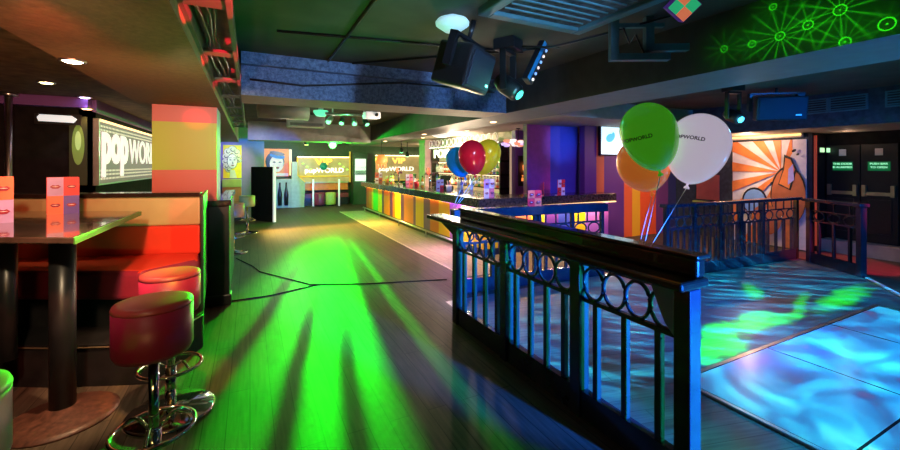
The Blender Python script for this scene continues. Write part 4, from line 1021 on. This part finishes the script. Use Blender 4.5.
balloon(bp(648, 131, 2.28), bp(660, 173, 2.28), .151, BGr, 'bright green balloon printed with a name, tallest of the cluster on the near railing', ('POPWORLD', .028, -.062, -.02), None, A1)
balloon(bp(643, 164, 2.50), bp(652, 193, 2.50), .155, BO, 'orange balloon mostly hidden behind the green one', None, None, (1.955, 1.53, 1.16))
balloon(bp(698, 144, 2.30), bp(687, 186, 2.30), .163, BW, 'pale lilac-white balloon printed with a name, right of the green one', ('POPWORLD', .028, -.05, .0), None, (1.955, 1.46, 1.16))
A2 = (1.83, 3.58, 1.16)
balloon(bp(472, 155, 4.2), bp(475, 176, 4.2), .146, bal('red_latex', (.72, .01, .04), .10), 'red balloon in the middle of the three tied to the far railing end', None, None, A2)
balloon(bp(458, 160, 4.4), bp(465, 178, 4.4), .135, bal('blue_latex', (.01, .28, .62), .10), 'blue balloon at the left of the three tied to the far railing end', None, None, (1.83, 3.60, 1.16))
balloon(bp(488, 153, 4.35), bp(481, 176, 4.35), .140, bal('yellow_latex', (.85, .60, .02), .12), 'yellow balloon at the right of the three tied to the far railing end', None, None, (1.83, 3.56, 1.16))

# cables lying on the floor
for i, P_ in enumerate((((-.21, 7.75), (.05, 7.0), (.13, 6.62), (.72, 5.61), (1.44, 5.29), (1.95, 5.15), (2.45, 5.0)), ((-.19, 5.34), (.22, 5.35), (.5, 5.45), (.80, 5.56)))):
    o = MB().tube([(x, y, .006) for x, y in P_], .006, 8).build('floor_cable', M['blackmatt'])
    tag(o, ['long black cable lying across the green-lit aisle floor', 'shorter black cable joining the long one from the low partition'][i], 'cable')
SG = 1.0
# ================================================================= light
# green beam fan of the far moving head: bars of light on the floor
GL = (2.30, 12.80, 2.10)
def fan(dx, dy, dz, T):
    h = GL[2]
    down = E.op('MAXIMUM', dz*(-SG), .001)
    fx = dx*SG/down*h; fy = dy*SG/down*h
    rr = E.op('SQRT', fx*fx+fy*fy)
    ang = E.op('ARCTAN2', fx, fy*-1)*57.2958
    # wobble of the bar edges
    cb = T.nodes.new('ShaderNodeCombineXYZ'); T.links.new(fx.k, cb.inputs[0]); T.links.new(fy.k, cb.inputs[1])
    nz = T.nodes.new('ShaderNodeTexNoise'); nz.inputs['Scale'].default_value = .7; nz.inputs['Detail'].default_value = 3
    T.links.new(cb.outputs[0], nz.inputs['Vector'])
    n = E(nz.outputs['Fac'])
    a = ang + (n-.5)*.7
    main = sstep(a, -20.5, -17.0)*sstep(a, -7.2, -8.4)
    gaps = 1 - bell(a, -14.9, .15, 1.0)*sstep(rr, 4.5, 7.5)*.93
    gaps = gaps*(1 - bell(a, -11.8, .12, .85)*sstep(rr, 6.5, 9.0)*.95)
    gaps = gaps*(1 - bell(a, -9.45, .12, .8)*sstep(rr, 7.5, 9.8)*.93)
    thin = bell(a, -5.3, .1, .7)*.5 + bell(a, -2.6, .1, .6)*.18*sstep(rr, 8.5, 6.5)
    halo = sstep(rr, 9.0, 4.0)*.4*sstep(a, -42.0, -24.0)*sstep(a, 2.0, -6.0)
    b = main*gaps + thin + halo
    near = sstep(rr, 3.0, 5.5)
    prof = E.op('MINIMUM', powE(rr/6.0, 3.0), 8.0)
    return b*near*prof*(.6+n*.8)*sstep(dz*SG, 0, -.02)
# dance-floor clouds of coloured light
CL = (4.7, 1.3, 2.55)
def clouds(dx, dy, dz, T):
    down = E.op('MAXIMUM', dz*(-SG), .03)
    fx = SG*dx/down*CL[2]+CL[0]; fy = SG*dy/down*CL[2]+CL[1]
    def noise(sx_, sy_, rot, sc, det, dist):
        c, q = math.cos(rot), math.sin(rot)
        cb = T.nodes.new('ShaderNodeCombineXYZ'); T.links.new((fx*(c*sx_)+fy*(q*sx_)).k, cb.inputs[0]); T.links.new((fx*(-q*sy_)+fy*(c*sy_)).k, cb.inputs[1])
        nz = T.nodes.new('ShaderNodeTexNoise'); nz.inputs['Scale'].default_value = sc; nz.inputs['Detail'].default_value = det
        nz.inputs['Roughness'].default_value = .6; nz.inputs['Distortion'].default_value = dist
        T.links.new(cb.outputs[0], nz.inputs['Vector']); return E(nz.outputs['Fac'])
    n = noise(1, 1.4, .3, 1.7, 6, .9)
    st = noise(.8, 5.0, -.75, 1.5, 4, .3)
    off = sstep(fy, 1.85, 2.1)
    n2 = n*(1-off) + st*off
    cr = T.nodes.new('ShaderNodeValToRGB'); T.links.new(n2.k, cr.inputs[0]); e = cr.color_ramp.elements
    e[0].position = .30; e[0].color = (.30, .10, .45, 1)
    e[1].position = .82; e[1].color = (.9, 1.0, 1.1, 1)
    for p_, c_ in ((.40, (.01, .16, .60, 1)), (.50, (.005, .33, .85, 1)), (.60, (.01, .50, .90, 1)), (.70, (.05, .80, .80, 1))):
        x = e.new(p_); x.color = c_
    em_ = [q for q in T.nodes if q.type == 'EMISSION'][0]; T.links.new(cr.outputs[0], em_.inputs['Color'])
    tile = sstep(n, .32, .72)*1.2 + .6
    dark = (sstep(st, .44, .68)*8.0 + .25)*sstep(fy, 4.3, 3.6)*sstep(fx, 8.2, 7.4)
    return (tile*(1-off) + dark*off)*sstep(fx, 1.7, 2.2)*sstep(dz*SG, 0, -.05)
# laser stars thrown on the side of the long beam
LL = (1.35, 1.0, 2.30)
STARS = [(724, 49, .022, .35), (752, 44, .022, .3), (780, 36, .026, 1.0), (808, 25, .026, .6), (840, 10, .030, 1.0), (845, 42, .026, .5), (887, 24, .034, .15), (773, 7, .02, .3)]
def stars(dx, dy, dz, T):
    d = E.op('MAXIMUM', dx*SG, .05); D = 3.1-LL[0]
    Y = dy*SG/d*D+LL[1]; Z = SG*dz/d*D+LL[2]
    tot = None
    for i, (px, py, R, s) in enumerate(STARS):
        k = (px-450)/400; t = 3.1/(.44721+k*.89443); cy = (.89443-k*.44721)*t; cz = 1.6+(165-py)/400*t
        u = Y-cy; v = Z-cz
        r = E.op('SQRT', u*u+v*v)
        an = E.op('ARCTAN2', u, v)
        c = powE(absE(E.op('COSINE', an*(5+i % 3)+i*.7)), 24.0)
        ray = c*powE(E.op('MAXIMUM', 1-r/(.12+.15*s), 0.0), 1.2)*s*.6
        ring = bell(r, R, .001, .0055) + sstep(r, .008, .002)
        glow = powE(E.op('MAXIMUM', 1-r/.30, 0.0), 2.0)*.05
        q = ray+ring+glow
        tot = q if tot is None else tot+q
    return tot*sstep(dx*SG, .1, .2)
gobo('green_beam_lamp', GL, (.0, 1, .005), 3300, fan)
gobo('cloud_lamp', CL, (1, 1, 1), 400, clouds)
gobo('laser_lamp', LL, (.03, 1, .01), 1100, stars)

# coloured spots on the dance floor
def fl(px, py):
    p = at(px, py, 0); return (p.x, p.y, 0)
GP = (4.9, .9, 2.55)
BL = [(722, 340, .42, .16, .5, 1.0), (752, 321, .40, .12, .2, .55), (770, 322, .5, .10, .0, .35), (845, 297, .8, .14, .1, .35), (752, 291, .35, .10, .5, .30), (700, 350, .25, .12, .6, .8), (800, 306, .6, .06, .3, .22)]
def patches(dx, dy, dz, T):
    down = E.op('MAXIMUM', dz*(-SG), .03)
    fx = SG*dx/down*GP[2]+GP[0]; fy = SG*dy/down*GP[2]+GP[1]
    cb = T.nodes.new('ShaderNodeCombineXYZ'); T.links.new(fx.k, cb.inputs[0]); T.links.new(fy.k, cb.inputs[1])
    nz = T.nodes.new('ShaderNodeTexNoise'); nz.inputs['Scale'].default_value = 5; nz.inputs['Detail'].default_value = 5
    T.links.new(cb.outputs[0], nz.inputs['Vector']); n = E(nz.outputs['Fac']); tot = None
    for px, py, rx, ry, a, s in BL:
        p = at(px, py, 0); c, q = math.cos(a), math.sin(a)
        u = (fx-p.x)*(c/rx)+(fy-p.y)*(q/rx); v = (fx-p.x)*(-q/ry)+(fy-p.y)*(c/ry)
        d = E.op('SQRT', u*u+v*v) + (n-.5)*1.9
        w_ = sstep(d, 1.35, .35)*s
        tot = w_ if tot is None else tot+w_
    return tot*sstep(fy, 1.88, 1.95)*sstep(dz*SG, 0, -.02)
gobo('green_patch_lamp', GP, (.01, 1, .0), 9000, patches)
spot('red_spot', (7.2, 1.2, 2.6), fl(850, 264), (1, .02, .06), 900, 22, .3, .03)
spot('red_spot', (6.0, 1.2, 2.5), fl(785, 255), (1, .02, .06), 500, 9, .5, .03)
spot('red_spot', (6.0, 3.0, 2.5), fl(706, 250), (1, .02, .06), 260, 14, .5, .03)
spot('pink_spot', (5.0, 3.0, 2.5), (6.7, 6.2, .6), (1, .25, .8), 130, 50, .6, .05)
spot('blue_spot', (2.0, 8.0, 2.5), fl(312, 234), (.05, .1, 1), 60, 7, .5, .02)
# blue wash of the dance-floor side
spot('blue_rail_wash', (2.6, -2.2, .9), (1.98, 1.5, .66), (.01, .15, 1), 6500, 22, .3, .05)
spot('green_rail_wash', (3.0, -.6, .35), (1.95, 1.7, .35), (.02, 1, .3), 420, 36, .6, .05)
spot('green_shelf_spot', (1.0, 1.1, 2.5), (1.86, 2.4, 1.16), (.02, 1, .05), 90, 13, .6, .02)
spot('blue_floor_wash', (4.6, .0, 2.3), (4.0, 3.6, .3), (.005, .14, 1), 900, 60, .7, .08)
spot('blue_up_wash', (5.2, .6, .8), (4.4, 1.6, 2.7), (.05, .35, 1), 60, 120, .8, .08)  # unseen uplight added in place of bounce from the dance floor
spot('blue_far_wash', (6.2, .4, 2.3), (7.6, 4.0, .6), (.01, .2, 1), 260, 80, .7, .08)
spot('blue_beam_wash', (1.5, .6, 2.36), (1.6, 4.5, 2.52), (.30, .55, 1), 210, 62, .5, .08)
spot('brown_ceiling_wash', (1.9, 3.0, 1.25), (2.2, 3.2, 2.7), (1, .62, .42), 12, 120, .9, .1)  # unseen up-spot added to brighten the ceiling in brown
spot('blue_column_wash', (4.6, 3.4, 2.3), (5.85, 6.5, 2.05), (.14, .40, 1), 380, 18, .9, .08)
spot('violet_column_wash', (4.2, 3.6, 2.3), (5.5, 6.5, 1.6), (.55, .35, 1), 40, 45, .8, .08)
point('cyan_lens_light', (2.0, 2.75, 2.18), (.1, 1, .8), 1.2, .03)
point('cyan_lens_light', (5.9, 3.0, 2.15), (.1, .6, 1), 6, .03)
# green spill at the far moving head and on the near ceiling
point('green_spill', (2.25, 12.4, 2.1), (.02, 1, .05), 300, .03)
point('green_spill', (1.7, 7.6, 2.45), (.1, 1, .3), 10, .05)
spot('green_ceiling_wash', (.9, 3.3, 1.0), (.5, 2.9, 2.72), (.02, 1, .12), 50, 100, .9, .1)
# booth: red and amber lamps, added orange glow under the soffit
spot('red_booth_lamp', (-.75, 2.0, 2.2), (-1.3, 4.8, 1.0), (1, .12, .06), 200, 75, .8, .05)
spot('amber_booth_lamp', (-.7, 1.2, 2.2), (-1.1, 4.3, 1.1), (1, .72, .42), 190, 75, .8, .05)
spot('orange_soffit_glow', (-.75, .4, 1.3), (-.7, 2.2, 2.28), (1, .5, .18), 40, 130, .9, .1)  # unseen upward spots added to lift the soffit
spot('orange_soffit_glow', (-.8, 3.0, 1.4), (-.7, 4.2, 2.28), (1, .5, .18), 16, 130, .9, .1)
spot('column_wash', (-.3, 2.5, 2.2), (-.65, 5.46, 1.7), (1, .95, .7), 60, 45, .8, .05)
for yy in (2.24, 3.20, 4.18):
    spot('red_streak', (.75, yy-.9, 1.9), (-.15, yy, 2.37), (1, .01, .04), 650, 10, .2, .01)
spot('red_streak', (.6, 3.2, 1.9), (-.55, 5.46, 2.13), (1, .02, .04), 260, 6, .3, .01)
spot('orange_stool_spot', (-.3, 2.6, 2.2), (-.42, 3.13, .9), (1, .40, .04), 130, 22, .4, .02)
spot('amber_floor_spot', (-.4, 2.7, 2.2), (-1.1, 3.55, 0), (1, .6, .3), 200, 34, .6, .03)
spot('poster_fill', (-.2, 12.2, 2.2), (-.46, 13.5, 1.6), (1, .95, .85), 40, 60, .8, .02)  # unseen spot added to brighten the yellow poster
spot('mirror_dots', (.5, 3.0, 2.2), (-.55, 4.6, 1.2), (1, .15, .15), 120, 7, .5, .02)
# warm light of the bar and the far end
point('far_room_light', (1.2, 14.8, 2.25), (1, .8, .6), 80, .03)
spot('far_left_wash', (.3, 9.4, 2.25), (-.35, 13.0, 1.2), (1, .9, .8), 60, 60, .8, .05)
point('bar_light', (4.9, 9.6, 2.1), (1, .72, .48), 170, .03)
point('bar_light', (6.3, 14.5, 2.2), (1, .7, .4), 50, .05)
point('aisle_light', (2.3, 7.0, 2.25), (1, .78, .6), 18, .03)
point('mural_light', (8.7, 4.4, 2.1), (1, .6, .35), 22, .05)
point('door_light', (9.5, 3.2, 2.1), (1, .6, .4), 1.5, .03)

spot('bar_bounce_fill', (4.0, 7.3, 1.3), (2.4, 4.6, 2.4), (1, .78, .52), 120, 110, .8, .05)  # unseen spots added in place of bounce under beam and soffit
spot('bar_bounce_fill', (3.9, 10.0, 1.3), (2.6, 10.6, 2.4), (1, .78, .52), 70, 130, .8, .05)
spot('aisle_beam_fill', (.9, 9.5, 1.2), (1.4, 5.5, 2.4), (.95, .85, .65), 45, 110, .8, .05)  # unseen spot added to light the beam from below
area('bar_front_led', (3.56, 10.6, .845), (3.66, 10.6, .3), (1, .62, .10), 170, .03, 6.6)
area('bar_front_led', (3.56, 6.7, .845), (3.66, 6.7, .3), (.95, .45, .75), 40, .03, 1.3)
area('bar_return_led', (5.2, 5.92, .845), (5.2, 6.0, .3), (1, .65, .3), 60, 3.0, .03)

spot('card_fill', (3.5, 3.5, 2.25), (3.42, 4.3, 1.12), (1, .75, .65), 60, 14, .5, .02)  # unseen spot added so the card reads red under blue light

spot('stripe_wall_wash', (6.3, 3.7, 2.4), (7.9, 6.2, 1.1), (1, .72, .5), 230, 52, .7, .05)  # unseen warm spot added to brighten the stripes
spot('mural_floor_wash', (8.7, 4.6, 2.1), (8.7, 4.0, 0), (1, .7, .45), 60, 100, .7, .05)
spot('blue_handrail_wash', (3.4, 1.4, 2.2), (3.5, 4.3, .95), (.01, .12, 1), 420, 36, .6, .05)
